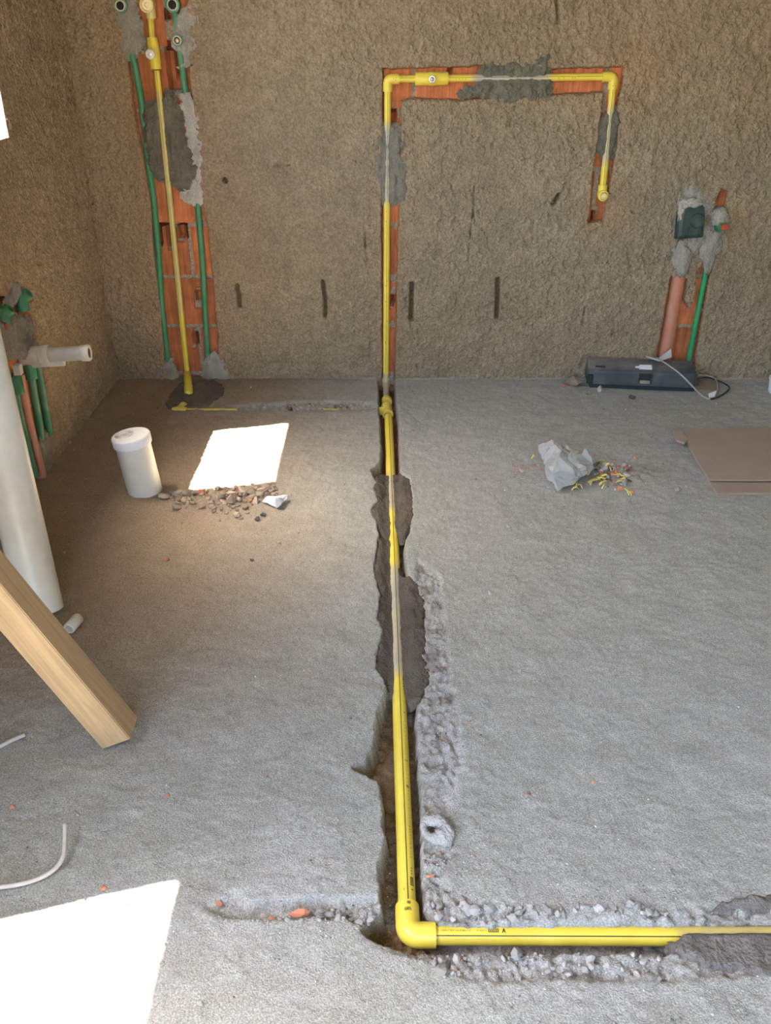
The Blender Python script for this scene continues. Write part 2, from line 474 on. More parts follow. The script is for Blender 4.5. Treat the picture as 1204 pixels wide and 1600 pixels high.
fu = steps((-1.22, -0.62, 0.006), (-0.62, -0.13, 0.0048), (-0.13, 0.24, 0.0031), (0.24, 0.60, 0.0045), (0.60, 1.75, 0.0066), (1.75, RIGHT_X + 0.1, 0.1))
fv = steps((REAR_Y - 0.1, 0.7, 0.15), (0.7, 1.28, 0.0034), (1.28, 2.2, 0.0050), (2.2, 3.70, 0.0062))
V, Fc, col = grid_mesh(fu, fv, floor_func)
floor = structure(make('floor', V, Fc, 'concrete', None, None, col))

# ------------------------------------------------------------------ BACK WALL: roughcast skin with chases down to the hollow bricks
CHASE_L = WP([(176, -70), (184, 0), (196, 95), (203, 130), (207, 175), (222, 250), (234, 320), (239, 400), (250, 480), (256, 560), (262, 606), (345, 606), (340, 520), (333, 440),
              (325, 360), (312, 300), (306, 210), (298, 130), (293, 60), (292, 0), (288, -70)])
CHASE_C = WP([(596, 606), (595, 350), (596, 220), (597, 106), (700, 104), (760, 101), (860, 106), (976, 103), (974, 125), (966, 168), (967, 210), (962, 250), (950, 310), (944, 347),
              (918, 350), (921, 320), (925, 280), (927, 262), (933, 222), (940, 165), (941, 146), (900, 148), (862, 150), (760, 155), (718, 158), (640, 155), (628, 160), (627, 220),
              (624, 330), (621, 460), (617, 606)])
CHASE_R = WP([(1047, 432), (1075, 428), (1074, 452), (1070, 470), (1078, 482), (1084, 470), (1089, 430), (1096, 415), (1113, 415), (1102, 480), (1088, 560), (1086, 590), (1022, 590), (1027, 545)])
CHASE_S = WP([(1125, 295), (1132, 296), (1139, 300), (1135, 322), (1124, 335), (1116, 348), (1108, 352), (1114, 330), (1118, 318)])
CHASES = [CHASE_L, CHASE_C, CHASE_R, CHASE_S]
SLOTS = [([(504, 441), (508, 468), (508, 494)], 4), ([(643, 444), (642, 499)], 4.5), ([(778, 437), (776, 496)], 4.5), ([(914, 480), (908, 510)], 3), ([(370, 447), (374, 478)], 4.5),
         ([(570, 360), (571, 398)], 3), ([(577, 525), (578, 548)], 2), ([(574, 405), (572, 418)], 2.5), ([(741, 292), (739, 340)], 2.5), ([(736, 350), (731, 412)], 2), ([(428, 260), (452, 258)], 3),
         ([(755, 256), (772, 257)], 2.5), ([(800, 251), (832, 249)], 1.5), ([(865, 318), (872, 305)], 4), ([(870, 0), (872, 36)], 3.5), ([(872, 225), (876, 240)], 2),
         ([(350, 281), (352, 283)], 4), ([(1089, 273), (1088, 290)], 2.5), ([(995, 398), (997, 408)], 1.5), ([(700, 434), (706, 428)], 2), ([(440, 517), (437, 530)], 2),
         ([(172, 499), (174, 502)], 3), ([(186, 502), (188, 504)], 3), ([(207, 504), (207, 503)], 2), ([(200, 515), (201, 518)], 3), ([(193, 225), (195, 228)], 3), ([(167, 225), (167, 235)], 2)]
SLOTS = [(WP(p), w / 385.0) for p, w in SLOTS]
HOLES = []
for (p0, p1) in (((234, 386), (249, 349)), ((259, 384), (268, 350)), ((277, 372), (286, 349)), ((262, 138), (270, 66)), ((273, 118), (281, 66)), ((305, 472), (311, 459)), ((300, 540), (305, 524)),
                 ((340, 548), (346, 528)), ((257, 28), (264, 14)), ((612, 480), (618, 466)), ((612, 190), (617, 172)), ((700, 112), (706, 104)), ((925, 345), (932, 335)), ((1119, 318), (1124, 300))):
    a_, b_ = on_wall(*p0), on_wall(*p1)
    HOLES.append((a_.x, a_.z, b_.x, b_.z))
def wall_eval(x, z):
    # relief towards the room is negative depth
    r1 = fbm(x, z, 0.023, 101, 2, 0.7); r2 = fbm(x, z, 0.008, 103, 2)
    dep = -(0.0062 * r1 + 0.0026 * r2) - 0.003 * fbm(x, z, 0.25, 105, 3)
    col = np.tile(np.array([[0.302, 0.243, 0.160]]), (len(x), 1))
    col = col * (1 + 0.10 * fbm(x, z, 0.5, 106, 4) + 0.15 * r1)[:, None]  # bumps lighter, hollows darker: relief shading mixed into the colour
    pit = sstep(0.60, 0.85, vnoise(x * 1.25, z * 0.8, 0.013, 111)) * vnoise(x, z, 0.05, 112)
    dep = dep + 0.007 * pit
    # warm shade of the left end painted in brown, orange brick dust around chases
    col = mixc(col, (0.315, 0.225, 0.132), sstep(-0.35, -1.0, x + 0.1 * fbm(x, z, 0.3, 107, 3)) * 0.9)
    for P, k in ((CHASE_L, 0.45), (CHASE_C, 0.28), (CHASE_R, 0.35)):
        d = near_sd(x, z, P, 0.12)
        col = mixc(col, (0.42, 0.205, 0.09), k * np.exp(-(np.maximum(d, 0) / 0.028) ** 1.2) * (0.55 + 0.45 * fbm(x, z, 0.08, 108, 3)))
    for (px, py, rr, k) in ((980, 120, 0.16, 0.32), (1140, 350, 0.10, 0.4), (950, 330, 0.10, 0.35), (1190, 140, 0.2, 0.15), (1010, 110, 0.1, 0.25)):
        v = on_wall(px, py); d = np.hypot(x - v.x, z - v.z)
        col = mixc(col, (0.44, 0.25, 0.11), k * np.exp(-(d / rr) ** 2) * (0.7 + 0.3 * fbm(x, z, 0.1, 109, 3)))
    # open joints and gouges
    for k, (P, w) in enumerate(SLOTS):
        m = (np.abs(x - P[:, 0].mean()) < 0.15) & (np.abs(z - P[:, 1].mean()) < 0.2)
        if m.any():
            d = line_d(x[m], z[m], P) + 0.0016 * fbm(x[m], z[m], 0.02, 115 + k)
            big = w > 3.8 / 385
            t = sstep(w * (0.95 if big else 0.75), w * (0.5 if big else 0.2), d) * (1 if big else np.clip(0.6 + 0.8 * fbm(x[m], z[m], 0.02, 150 + k, 2), 0, 1))
            dep[m] += t * (0.030 if big else 0.014)
            col[m] = mixc(col[m], (0.13, 0.085, 0.05), t * (0.85 if big else 0.6))
    # faint bed joints where the block courses telegraph through
    for zz, a in ((0.845, 0.5), (0.213, 0.2)):
        t = np.exp(-((z - zz - 0.004 * fbm(x, z, 0.1, 140)) / 0.004) ** 2) * sstep(0.0, 0.4, fbm(x, z, 0.16, 141, 2)) * a
        dep += t * 0.006; col = mixc(col, (0.2, 0.17, 0.13), t * 0.5)
    for k, P in enumerate(CHASES):
        d = near_sd(x, z, P, 0.1) + 0.0030 * fbm(x, z, 0.03, 120 + k, 3)
        t = sstep(0.001, -0.008, d)
        dep = dep * (1 - t) + t * (0.039 + 0.003 * fbm(x, z, 0.02, 130 + k, 2))
        kcol = sstep(0.3, 0.5, t)
        col = mixc(col, (0.40, 0.135, 0.05), kcol)
        col = mixc(col, (0.36, 0.305, 0.225), sstep(0.85, 0.98, t))
    for (a0_, c0_, a1_, c1_) in HOLES:      # hollow behind a broken cell
        m = (x > a0_ - 0.006) & (x < a1_ + 0.006) & (z > c0_ - 0.006) & (z < c1_ + 0.006) & (dep > 0.03)
        dep[m] = 0.09; col[m] = (0.22, 0.07, 0.03)
    return dep, col
def wall_func(u, v):
    dep, col = wall_eval(u, v)
    dep = np.where((u > 1.75) | (v > 1.47), 0, dep)
    return np.stack([u, WALL_Y + dep, v], 1), col
wu = steps((-1.20, 1.75, 0.0037), (1.75, RIGHT_X + 0.1, 0.1))
wv = steps((-0.09, 1.47, 0.0037), (1.47, CEIL_Z + 0.1, 0.1))
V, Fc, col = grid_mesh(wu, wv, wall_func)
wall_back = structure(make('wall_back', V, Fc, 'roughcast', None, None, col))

# hollow bricks seen in the chases: each is a part of the wall
def brick_mesh(name, seed, holes=()):
    rnd = random.Random(seed)
    W, H, nx, nz = 0.341, 0.192, 25, 6
    V, Fc = [], []
    for j in range(nz + 1):
        for i in range(nx + 1):
            y = 0.0
            if i % 3 == 2: y += rnd.uniform(0.0015, 0.004)         # comb lines of the extruded face
            if i in (0, nx): y += 0.004
            if j in (0, nz): y += 0.003
            y += rnd.uniform(-0.0008, 0.0008)
            for (hi0, hi1, hj0, hj1) in holes:
                if hi0 <= i <= hi1 and hj0 <= j <= hj1: y += 0.035
            x = i / nx * W - W / 2
            if i % 3 == 2: x += rnd.uniform(-0.002, 0.002)
            V.append((x, y, j / nz * H - H / 2 + (rnd.uniform(-0.002, 0.002) if j in (0, nz) else 0)))
    w = nx + 1
    for j in range(nz):
        for i in range(nx): Fc.append((j * w + i, j * w + i + 1, (j + 1) * w + i + 1, (j + 1) * w + i))
    # sides going back into the wall
    rim = [i for i in range(w)] + [j * w + nx for j in range(1, nz + 1)] + [nz * w + i for i in range(nx - 1, -1, -1)] + [j * w for j in range(nz - 1, 0, -1)]
    base = len(V)
    for r in rim: V.append((V[r][0], 0.06, V[r][2]))
    n = len(rim)
    for k in range(n): Fc.append((rim[(k + 1) % n], rim[k], base + k, base + (k + 1) % n))
    me = bpy.data.meshes.new(name); me.from_pydata(V, [], Fc); me.materials.append(M['terracotta'])
    return me
BR = [brick_mesh('brick', s) for s in (1, 2, 3)]
JX, JZ, BW, BH = 0.105, 0.0105, 0.3555, 0.2065
rb = random.Random(5)
def lay_bricks(parent, chases, place, umin, umax, zmax, hole_at=()):
    row = -1
    n = 0
    while JZ + row * BH < zmax:
        z0 = JZ + row * BH
        off = JX + (0 if row % 2 == 1 else BW / 2)
        k0 = math.floor((umin - off) / BW)
        for k in range(k0, k0 + int((umax - umin) / BW) + 3):
            u0 = off + k * BW
            gu, gz = np.meshgrid(np.linspace(u0 + 0.006, u0 + BW - 0.006, 24), np.linspace(z0 + 0.006, z0 + BH - 0.006, 14))
            gu, gz = gu.ravel(), gz.ravel()
            hit = any((near_sd(gu, gz, P, 0.05) < -0.002).sum() > 2 for P in chases)
            if not hit: continue
            me = rb.choice(BR)
            hs = []
            for (a0_, c0_, a1_, c1_) in hole_at:              # a broken cell: the face is knocked in
                if u0 < (a0_ + a1_) / 2 < u0 + BW and z0 < (c0_ + c1_) / 2 < z0 + BH:
                    fi = lambda u: (u - u0 - (BW - 0.341) / 2) / 0.341 * 25
                    fj = lambda c: (c - z0 - (BH - 0.192) / 2) / 0.192 * 6
                    hs.append((math.ceil(fi(a0_)), math.floor(fi(a1_)), math.ceil(fj(c0_) - 0.3), math.floor(fj(c1_) + 0.3)))
            if hs: me = brick_mesh('brick', 50 + n, hs)
            o = bpy.data.objects.new('brick', me); C.objects.link(o); o.parent = parent
            place(o, u0 + BW / 2, z0 + BH / 2, 0.031 + rb.uniform(-0.002, 0.004))
            n += 1
        row += 1
    return n
def place_back(o, u, z, dep):
    o.location = (u, WALL_Y + dep, z)
    o.rotation_euler = (rb.uniform(-.006, .006), rb.uniform(-.006, .006), rb.uniform(-.006, .006))
lay_bricks(wall_back, CHASES, place_back, -1.15, 1.7, 1.6, hole_at=HOLES)

# ------------------------------------------------------------------ LEFT WALL with two openings
CHASE_W = LP([(-60, 470), (0, 462), (40, 462), (52, 490), (60, 545), (74, 600), (84, 672), (78, 700), (82, 752), (70, 775), (30, 800), (-80, 900)])
LSLOTS = [([(141, 475), (149, 520)], 2.0), ([(134, 577), (140, 600)], 2.2), ([(88, 642), (96, 672)], 2.5), ([(55, 350), (60, 390)], 2.2), ([(24, 420), (26, 432)], 2), ([(145, 80), (146, 92)], 3.5),
          ([(152, 115), (153, 118)], 4), ([(106, 130), (108, 140)], 2), ([(130, 172), (143, 171)], 3), ([(171, 315), (173, 318)], 3)]
LSLOTS = [(LP(p), w / 420.0) for p, w in LSLOTS]
def left_eval(y, z):
    r1 = fbm(y, z, 0.023, 201, 2, 0.7); r2 = fbm(y, z, 0.008, 203, 2)
    dep = -(0.0062 * r1 + 0.0026 * r2) - 0.003 * fbm(y, z, 0.25, 205, 3)
    col = np.tile(np.array([[0.355, 0.268, 0.165]]), (len(y), 1))
    col = col * (1 + 0.10 * fbm(y, z, 0.5, 206, 4) + 0.15 * r1)[:, None]  # shading of the relief is painted into this wall's colour too
    dep = dep + 0.007 * sstep(0.60, 0.85, vnoise(y * 1.25, z * 0.8, 0.013, 211)) * vnoise(y, z, 0.05, 212)
    d = near_sd(y, z, CHASE_W, 0.12)
    col = mixc(col, (0.42, 0.205, 0.09), 0.35 * np.exp(-(np.maximum(d, 0) / 0.03) ** 1.2))
    for k, (P, w) in enumerate(LSLOTS):
        m = (np.abs(y - P[:, 0].mean()) < 0.2) & (np.abs(z - P[:, 1].mean()) < 0.2)
        if m.any():
            dd = line_d(y[m], z[m], P) + 0.0016 * fbm(y[m], z[m], 0.02, 215 + k)
            t = sstep(w * 0.8, w * 0.25, dd); dep[m] += t * 0.012
            col[m] = mixc(col[m], (0.12, 0.09, 0.06), t * 0.8)
    d = d + 0.004 * fbm(y, z, 0.03, 220, 3)
    t = sstep(0.001, -0.008, d)
    dep = dep * (1 - t) + t * 0.040
    col = mixc(col, (0.40, 0.135, 0.05), sstep(0.3, 0.5, t))
    col = mixc(col, (0.30, 0.27, 0.22), sstep(0.85, 0.98, t))
    return dep, col
def left_func(u, v):
    dep, col = left_eval(u, v)
    dep = np.where((u < 1.5) | (v > 1.5), 0, dep)
    return np.stack([WALL_X - dep, u, v], 1), col
def win_hole(u, v):
    h = np.zeros(u.shape, bool)
    for (y0, y1, z0, z1) in WIN: h |= (u > y0) & (u < y1) & (v > z0) & (v < z1)
    return h
lu = steps((REAR_Y - 0.1, -0.80, 0.1), (-0.80, 0.87, 0.05), (0.87, 1.5, 0.1), (1.5, 2.1, 0.02), (2.1, 2.385, 0.005), (2.385, 2.93, 0.005), (2.93, 3.68, 0.0045))
lv = steps((-0.07, 0.90, 0.005), (0.90, 1.03, 0.005), (1.03, 1.5, 0.006), (1.5, 2.02, 0.05), (2.02, CEIL_Z + 0.1, 0.1))
V, Fc, col = grid_mesh(lu, lv, left_func, win_hole)
Fc = Fc[:, ::-1]
wall_left = structure(make('wall_left', V, Fc, 'roughcast', None, None, col))
# the masonry core behind the skin, with reveals round the openings
parts = []
xo, xi = WALL_X - THICK, WALL_X - 0.075
ys = [REAR_Y - 0.2, WIN[1][0], WIN[1][1], WIN[0][0], WIN[0][1], WALL_Y + 0.2]
for a, b in ((ys[0], ys[1]), (ys[2], ys[3]), (ys[4], ys[5])): parts.append(box_mesh((xo, a, -0.2), (xi, b, CEIL_Z + 0.1)))
for (y0, y1, z0, z1) in WIN:
    parts.append(box_mesh((xo, y0, -0.2), (xi, y1, z0 - 0.012))); parts.append(box_mesh((xo, y0, z1), (xi, y1, CEIL_Z + 0.1)))
    e = 0.001
    parts.append(box_mesh((xo + e, y0 - 0.03, z0 - 0.03), (WALL_X - 0.003, y0, z1 + 0.03)))
    parts.append(box_mesh((xo + e, y1, z0 - 0.03), (WALL_X - 0.003, y1 + 0.03, z1 + 0.03)))
    parts.append(box_mesh((xo + e, y0 - 0.03, z1), (WALL_X - 0.003, y1 + 0.03, z1 + 0.03)))
V, Fc = join_meshes(parts)
keep(structure(make('masonry_core', V, Fc, 'plain_plaster', None, smooth=False)), wall_left)
for (y0, y1, z0, z1) in WIN:           # rough, uneven sill
    def sill_func(u, v, y0=y0, z0=z0):
        t = sstep(0.0, 0.03, WALL_X - u)
        zz = z0 - 0.012 + 0.045 * np.clip(fbm(u * 0.4, v, 0.07, 301, 3) + 0.15, 0, 1) + 0.012 * fbm(u * 0.5, v, 0.02, 302, 2)
        zz = np.where(u > WALL_X - 0.004, z0 - 0.03, zz)
        return np.stack([u, v, zz], 1), np.tile(np.array([[0.36, 0.28, 0.19]]), (len(u), 1))
    V, Fc, col = grid_mesh(np.linspace(xo, WALL_X + 0.001, 30), np.linspace(y0 - 0.01, y1 + 0.01, 70), sill_func)
    keep(make('sill', V, Fc, 'roughcast', None, None, col), wall_left)
def place_left(o, u, z, dep):
    o.location = (WALL_X - dep, u, z)
    o.rotation_euler = (rb.uniform(-.006, .006), rb.uniform(-.006, .006), math.pi / 2)
lay_bricks(wall_left, [CHASE_W], place_left, 2.2, 3.2, 0.9)

# the rest of the room, and the ground outside
V, Fc = box_mesh((xo, REAR_Y - 0.2, CEIL_Z), (RIGHT_X + 0.2, WALL_Y + 0.25, CEIL_Z + 0.15))
structure(make('ceiling', V, Fc, 'slab_soffit', smooth=False))
V, Fc = box_mesh((RIGHT_X, REAR_Y - 0.2, -0.15), (RIGHT_X + 0.2, WALL_Y + 0.25, CEIL_Z + 0.05))
structure(make('wall_right', V, Fc, 'plain_plaster', smooth=False))
x0, x1, z0, z1 = REAR_OPEN
V, Fc = join_meshes([box_mesh((xo, REAR_Y - 0.2, -0.15), (x0, REAR_Y, CEIL_Z + 0.05)), box_mesh((x1, REAR_Y - 0.2, -0.15), (RIGHT_X + 0.1, REAR_Y, CEIL_Z + 0.05)),
                     box_mesh((x0, REAR_Y - 0.2, z1), (x1, REAR_Y, CEIL_Z + 0.05))])
structure(make('wall_rear', V, Fc, 'plain_plaster', smooth=False))
V, Fc = box_mesh((xo - 0.02, WALL_Y + 0.10, -0.2), (RIGHT_X + 0.2, WALL_Y + 0.25, CEIL_Z + 0.05))
keep(structure(make('masonry_core', V, Fc, 'plain_plaster', smooth=False)), wall_back)
gm = bpy.data.meshes.new('ground'); gm.from_pydata([(-40, -40, -0.25), (40, -40, -0.25), (40, 40, -0.25), (-40, 40, -0.25)], [], [(0, 1, 2, 3)])
gm.materials.append(M['ground'])
g = bpy.data.objects.new('ground', gm); C.objects.link(g); structure(g)

# ------------------------------------------------------------------ mortar patches (parts of the floor and of the walls)
def mortar(parent, P, place, level, color, label, step=0.0042, seed=0, edge=0.012, drop=0.012, lump=1.0, rag=0.010, calm=None, grow=0.0):
    """A trowelled patch: level() is its height, it thins out over edge towards its ragged outline; calm is the pipe's line, kept smooth."""
    P = np.asarray(P)
    us = np.arange(P[:, 0].min() - 0.03, P[:, 0].max() + 0.03, step); vs = np.arange(P[:, 1].min() - 0.03, P[:, 1].max() + 0.03, step)
    def sd(u, v): return poly_sd(u, v, P) - grow + rag * fbm(u, v, 0.04, 400 + seed, 3) + rag * 0.7 * fbm(u, v, 0.012, 420 + seed, 2)
    def func(u, v):
        d = sd(u, v)
        t = sstep(0.002, -edge, d)
        q = 1.0 if calm is None else 0.22 + 0.78 * sstep(0.008, 0.028, line_d(u, v, calm))
        h = level(u, v) + lump * q * (0.0042 * fbm(u, v, 0.05, 440 + seed, 3) + 0.0022 * fbm(u, v, 0.014, 460 + seed, 2) + 0.0030 * fbm(u * 2.4, v * 0.7, 0.03, 470 + seed, 2))
        h = h - drop * (1 - t)
        c = np.tile(np.array([color]), (len(u), 1)) * (1 + 0.28 * fbm(u, v, 0.06, 480 + seed, 3))[:, None]
        return place(u, v, h), c
    V, Fc, col = grid_mesh(us, vs, func, lambda u, v: sd(u, v) > 0.004)
    if place is to_left_wall: Fc = Fc[:, ::-1]
    o = keep(make('mortar_patch', V, Fc, 'mortar', None, None, col), parent)
    o['label'] = label
    return o
def to_ground(u, v, h): return np.stack([u, v, h], 1)
def to_back_wall(u, v, h): return np.stack([u, WALL_Y - h, v], 1)
def to_left_wall(u, v, h): return np.stack([WALL_X + h, u, v], 1)
PIPE_Z, R_BIG, R_SM, PIPE_DEP = -0.030, 0.0160, 0.0125, 0.012
MAIN_A = on_floor(606.5, 652, PIPE_Z); MAIN_B = on_floor(637, 1432, PIPE_Z)
CORNER = on_floor(637.5, 1461, PIPE_Z)
CROSS_B = on_floor(1260, 1463.5, PIPE_Z)
MAIN_L = np.array([MAIN_A[:2], MAIN_B[:2]]); CROSS_L = np.array([CORNER[:2], CROSS_B[:2]])
DARK = (0.100, 0.084, 0.060)
def main_level(near, rise=0.010):
    def f(u, v):
        d = line_d(u, v, MAIN_L)
        return near + 0.0016 * fbm(u, v, 0.09, 11, 2) + rise * sstep(0.014, 0.045, d)
    return f
mortar(floor, FP([(588, 742), (600, 738), (626, 735), (640, 745), (646, 790), (641, 825), (628, 836), (616, 815), (606, 835), (592, 822), (575, 800), (586, 790)]), to_ground,
       main_level(-0.0160, 0.012), DARK, 'dark mortar patch across the channel nearest the tee joint', seed=1, calm=MAIN_L, grow=0.010, drop=0.016, rag=0.007, lump=1.3)
mortar(floor, FP([(592, 836), (612, 836), (619, 870), (628, 893), (641, 897), (655, 918), (662, 945), (660, 975), (667, 1000), (660, 1020), (668, 1046), (666, 1070), (654, 1086), (640, 1086), (626, 1068),
                  (604, 1074), (598, 1062), (588, 1040), (592, 1010), (598, 986), (590, 960), (593, 925), (586, 895), (588, 862)]), to_ground,
       main_level(-0.0178, 0.013), DARK, 'long dark mortar patch holding the pipe half way along the channel', seed=2, calm=MAIN_L, grow=0.010, drop=0.016, rag=0.007, lump=1.3, step=0.0036)
def cross_level(u, v):
    d = line_d(u, v, CROSS_L); lower = v < CROSS_L[0][1]
    return np.where(lower, -0.0172 + 0.016 * sstep(0.0, 0.020, d), -0.0185 + 0.020 * sstep(0.012, 0.05, d))
mortar(floor, FP([(1005, 1432), (1020, 1421), (1060, 1411), (1100, 1412), (1140, 1397), (1270, 1384), (1270, 1552), (1190, 1532), (1140, 1520), (1080, 1506), (1062, 1492), (1044, 1486), (1052, 1462), (1060, 1449), (1010, 1446)]), to_ground,
       cross_level, (0.165, 0.150, 0.125), 'wet dark mortar patch at the right end of the cross pipe', seed=3, calm=CROSS_L, drop=0.02, lump=1.2, step=0.0034)
mortar(floor, FP([(256, 634), (262, 622), (278, 600), (300, 593), (335, 594), (350, 606), (352, 620), (330, 632), (315, 640), (290, 638), (268, 642)]), to_ground,
       lambda u, v: 0.006 + 0.004 * fbm(u, v, 0.08, 12, 2), (0.135, 0.115, 0.088), 'dark mortar lump at the foot of the left riser', seed=4, drop=0.012)
CEN_X = on_wall(604, 250).x
def WL(*ps): return np.array([(v.x, v.z) for v in ps])
def wall_level(L, near=-0.0010, rise=0.006):
    L = np.array([(v.x, v.z) for v in L])
    def f(u, v):
        d = line_d(u, v, L); return near + 0.0016 * fbm(u, v, 0.08, 13, 2) + rise * sstep(0.012, 0.03, d)
    return f
P_TL = on_wall(605.5, 123.5, PIPE_DEP); P_TR = on_wall(958.5, 120, PIPE_DEP); P_DR = on_wall(940.5, 300, PIPE_DEP); P_CB = on_wall(602.5, 592, PIPE_DEP)
RISER_T = on_wall(234, 8, PIPE_DEP); RISER_M = on_wall(245, 110, PIPE_DEP); RISER_B = on_wall(292.5, 586, PIPE_DEP)
mortar(wall_back, WP([(597, 190), (612, 192), (633, 196), (637, 240), (643, 285), (640, 318), (618, 322), (600, 322), (582, 318), (586, 280), (580, 240), (588, 205)]), to_back_wall,
       wall_level([P_TL, P_CB]), (0.185, 0.172, 0.135), 'grey mortar patch over the upper half of the centre pipe', seed=5, calm=WL(P_TL, P_CB), edge=0.03, rag=0.016, drop=0.012, lump=1.9, step=0.0032)
mortar(wall_back, WP([(748, 100), (770, 94), (800, 96), (830, 90), (856, 90), (862, 118), (864, 140), (855, 150), (830, 156), (800, 168), (775, 166), (760, 154), (722, 153), (718, 142), (735, 132), (745, 128)]), to_back_wall,
       wall_level([P_TL, P_TR]), (0.142, 0.134, 0.098), 'dark mortar patch in the middle of the high cross pipe', seed=6, calm=WL(P_TL, P_TR), edge=0.025, rag=0.016, drop=0.012, lump=1.9, step=0.0032)
mortar(wall_back, WP([(942, 172), (960, 166), (972, 172), (974, 192), (964, 208), (966, 225), (960, 245), (950, 250), (936, 246), (930, 234), (938, 205)]), to_back_wall,
       wall_level([P_TR, P_DR], -0.001, 0.003), (0.142, 0.134, 0.098), 'dark mortar patch on the short drop of the high pipe', seed=7, calm=WL(P_TR, P_DR), edge=0.02, rag=0.014, drop=0.012, lump=1.6, step=0.0032)
mortar(wall_back, WP([(218, 166), (244, 152), (262, 140), (272, 150), (284, 185), (292, 230), (312, 262), (312, 290), (300, 302), (282, 300), (266, 292), (240, 280), (228, 266), (226, 230), (222, 195)]), to_back_wall,
       wall_level([RISER_M, RISER_B], -0.0055, 0.004), (0.15, 0.128, 0.095), 'dark mortar patch across the chase behind the left riser', seed=8, calm=WL(RISER_M, RISER_B), edge=0.02, rag=0.012, lump=2.0, drop=0.016, step=0.0034)
mortar(wall_back, WP([(176, -60), (178, 20), (180, 60), (196, 92), (214, 92), (226, 70), (222, 40), (214, 10), (206, -20), (200, -60)]), to_back_wall,
       lambda u, v: 0.001 + 0 * u, (0.27, 0.245, 0.20), 'smooth grey cement fill round the upper left green outlet', seed=9, edge=0.02, rag=0.014, drop=0.008)
mortar(wall_back, WP([(276, 25), (282, 20), (300, 0), (306, 30), (303, 66), (298, 92), (302, 102), (292, 106), (281, 106), (281, 86), (274, 80), (272, 50)]), to_back_wall,
       lambda u, v: 0.002 + 0 * u, (0.31, 0.285, 0.245), 'pale cement fill round the right green outlets', seed=10, edge=0.02, rag=0.014, drop=0.008)
mortar(wall_back, WP([(284, 152), (297, 146), (306, 170), (312, 210), (320, 250), (318, 292), (316, 318), (306, 322), (290, 316), (282, 304), (300, 296), (306, 280), (300, 240), (292, 200)]), to_back_wall,
       lambda u, v: 0.0045 + 0 * u, (0.40, 0.37, 0.32), 'pale grey cement smear along the right edge of the left chase', seed=11, edge=0.02, rag=0.014, drop=0.008)
mortar(wall_back, WP([(320, 560), (335, 552), (352, 560), (360, 585), (352, 606), (322, 606), (316, 585)]), to_back_wall,
       lambda u, v: 0.004 + 0 * u, (0.33, 0.305, 0.25), 'pale cement fill at the foot of the right green pipe', seed=12, edge=0.02, rag=0.014, drop=0.008)
mortar(wall_back, WP([(256, 566), (270, 560), (274, 580), (280, 606), (246, 606), (240, 590)]), to_back_wall,
       lambda u, v: 0.003 + 0 * u, (0.30, 0.26, 0.19), 'cement fill at the foot of the left green pipe', seed=13, edge=0.02, rag=0.014, drop=0.008)
mortar(wall_back, WP([(1062, 300), (1072, 292), (1092, 290), (1112, 300), (1114, 320), (1108, 345), (1112, 352), (1122, 325), (1136, 326), (1134, 350), (1128, 370), (1124, 395), (1110, 418), (1094, 416), (1088, 398), (1080, 420), (1076, 432), (1045, 432),
                      (1050, 400), (1056, 370), (1052, 345)]), to_back_wall,
       lambda u, v: 0.007 + 0 * u, (0.285, 0.265, 0.225), 'rough grey cement round the drain socket and red plug', seed=14, step=0.0036, edge=0.03, rag=0.016, lump=2.2, drop=0.012)
mortar(wall_left, LP([(2, 500), (14, 490), (26, 492), (40, 494), (48, 500), (53, 530), (62, 540), (60, 556), (8, 560), (-20, 560), (-20, 520)]), to_left_wall,
       lambda u, v: 0.006 + 0 * u, (0.23, 0.205, 0.17), 'grey cement lump above the white stub on the left wall', seed=15, lump=2.0)
mortar(wall_left, LP([(6, 480), (12, 462), (20, 440), (30, 438), (37, 455), (30, 468), (20, 478)]), to_left_wall,
       lambda u, v: 0.004 + 0 * u, (0.27, 0.245, 0.21), 'small pale cement dab over the green elbow', seed=16)
mortar(wall_left, LP([(64, 690), (74, 674), (82, 690), (86, 745), (76, 775), (60, 792), (72, 750)]), to_left_wall,
       lambda u, v: 0.002 + 0 * u, (0.30, 0.25, 0.18), 'cement fill at the foot of the left wall pipes', seed=17)
mortar(wall_left, LP([(-60, 560), (6, 558), (16, 620), (28, 690), (44, 750), (40, 790), (0, 830), (-80, 900)]), to_left_wall,
       lambda u, v: -0.006 + 0 * u, (0.20, 0.165, 0.12), 'brown mortar bed left of the left wall pipes', seed=18)

# ------------------------------------------------------------------ YELLOW GAS PIPE
YEL = np.array((0.76, 0.59, 0.070)); YEL_D = np.array((0.70, 0.56, 0.09)); GREY = np.array((0.40, 0.37, 0.30))
def smear(spans, base=YEL, amt=0.9, seed=0):
    """Cement smeared on the pipe between two points (p, q) of each span."""
    def f(v):
        k = 0.0
        for p, q in spans:
            ax = q - p; t = (v - p).dot(ax) / ax.length_squared
            e = min(max(min(t, 1 - t) * ax.length / 0.05 + 0.25, 0), 1)
            k = max(k, e if 0 < t < 1 else 0)
        if k > 0:
            nz = float(fbm(np.array([v.x * 3 + v.z]), np.array([v.y * 3 + v.z * 1.7]), 0.05, 700 + seed, 2)[0])
            k = min(1, max(0, k * amt + 0.5 * nz * (1 if k < 0.95 else 0.35)))
        return base * (1 - k) + GREY * k
    return f
UP = Vector((0, 0, 1)); OUT = Vector((0, -1, 0))
gas = thing('gas_pipe', 'yellow gas pipe run laid in the floor channel and looping up the wall', 'pipe', (CORNER.x, CORNER.y, PIPE_Z))
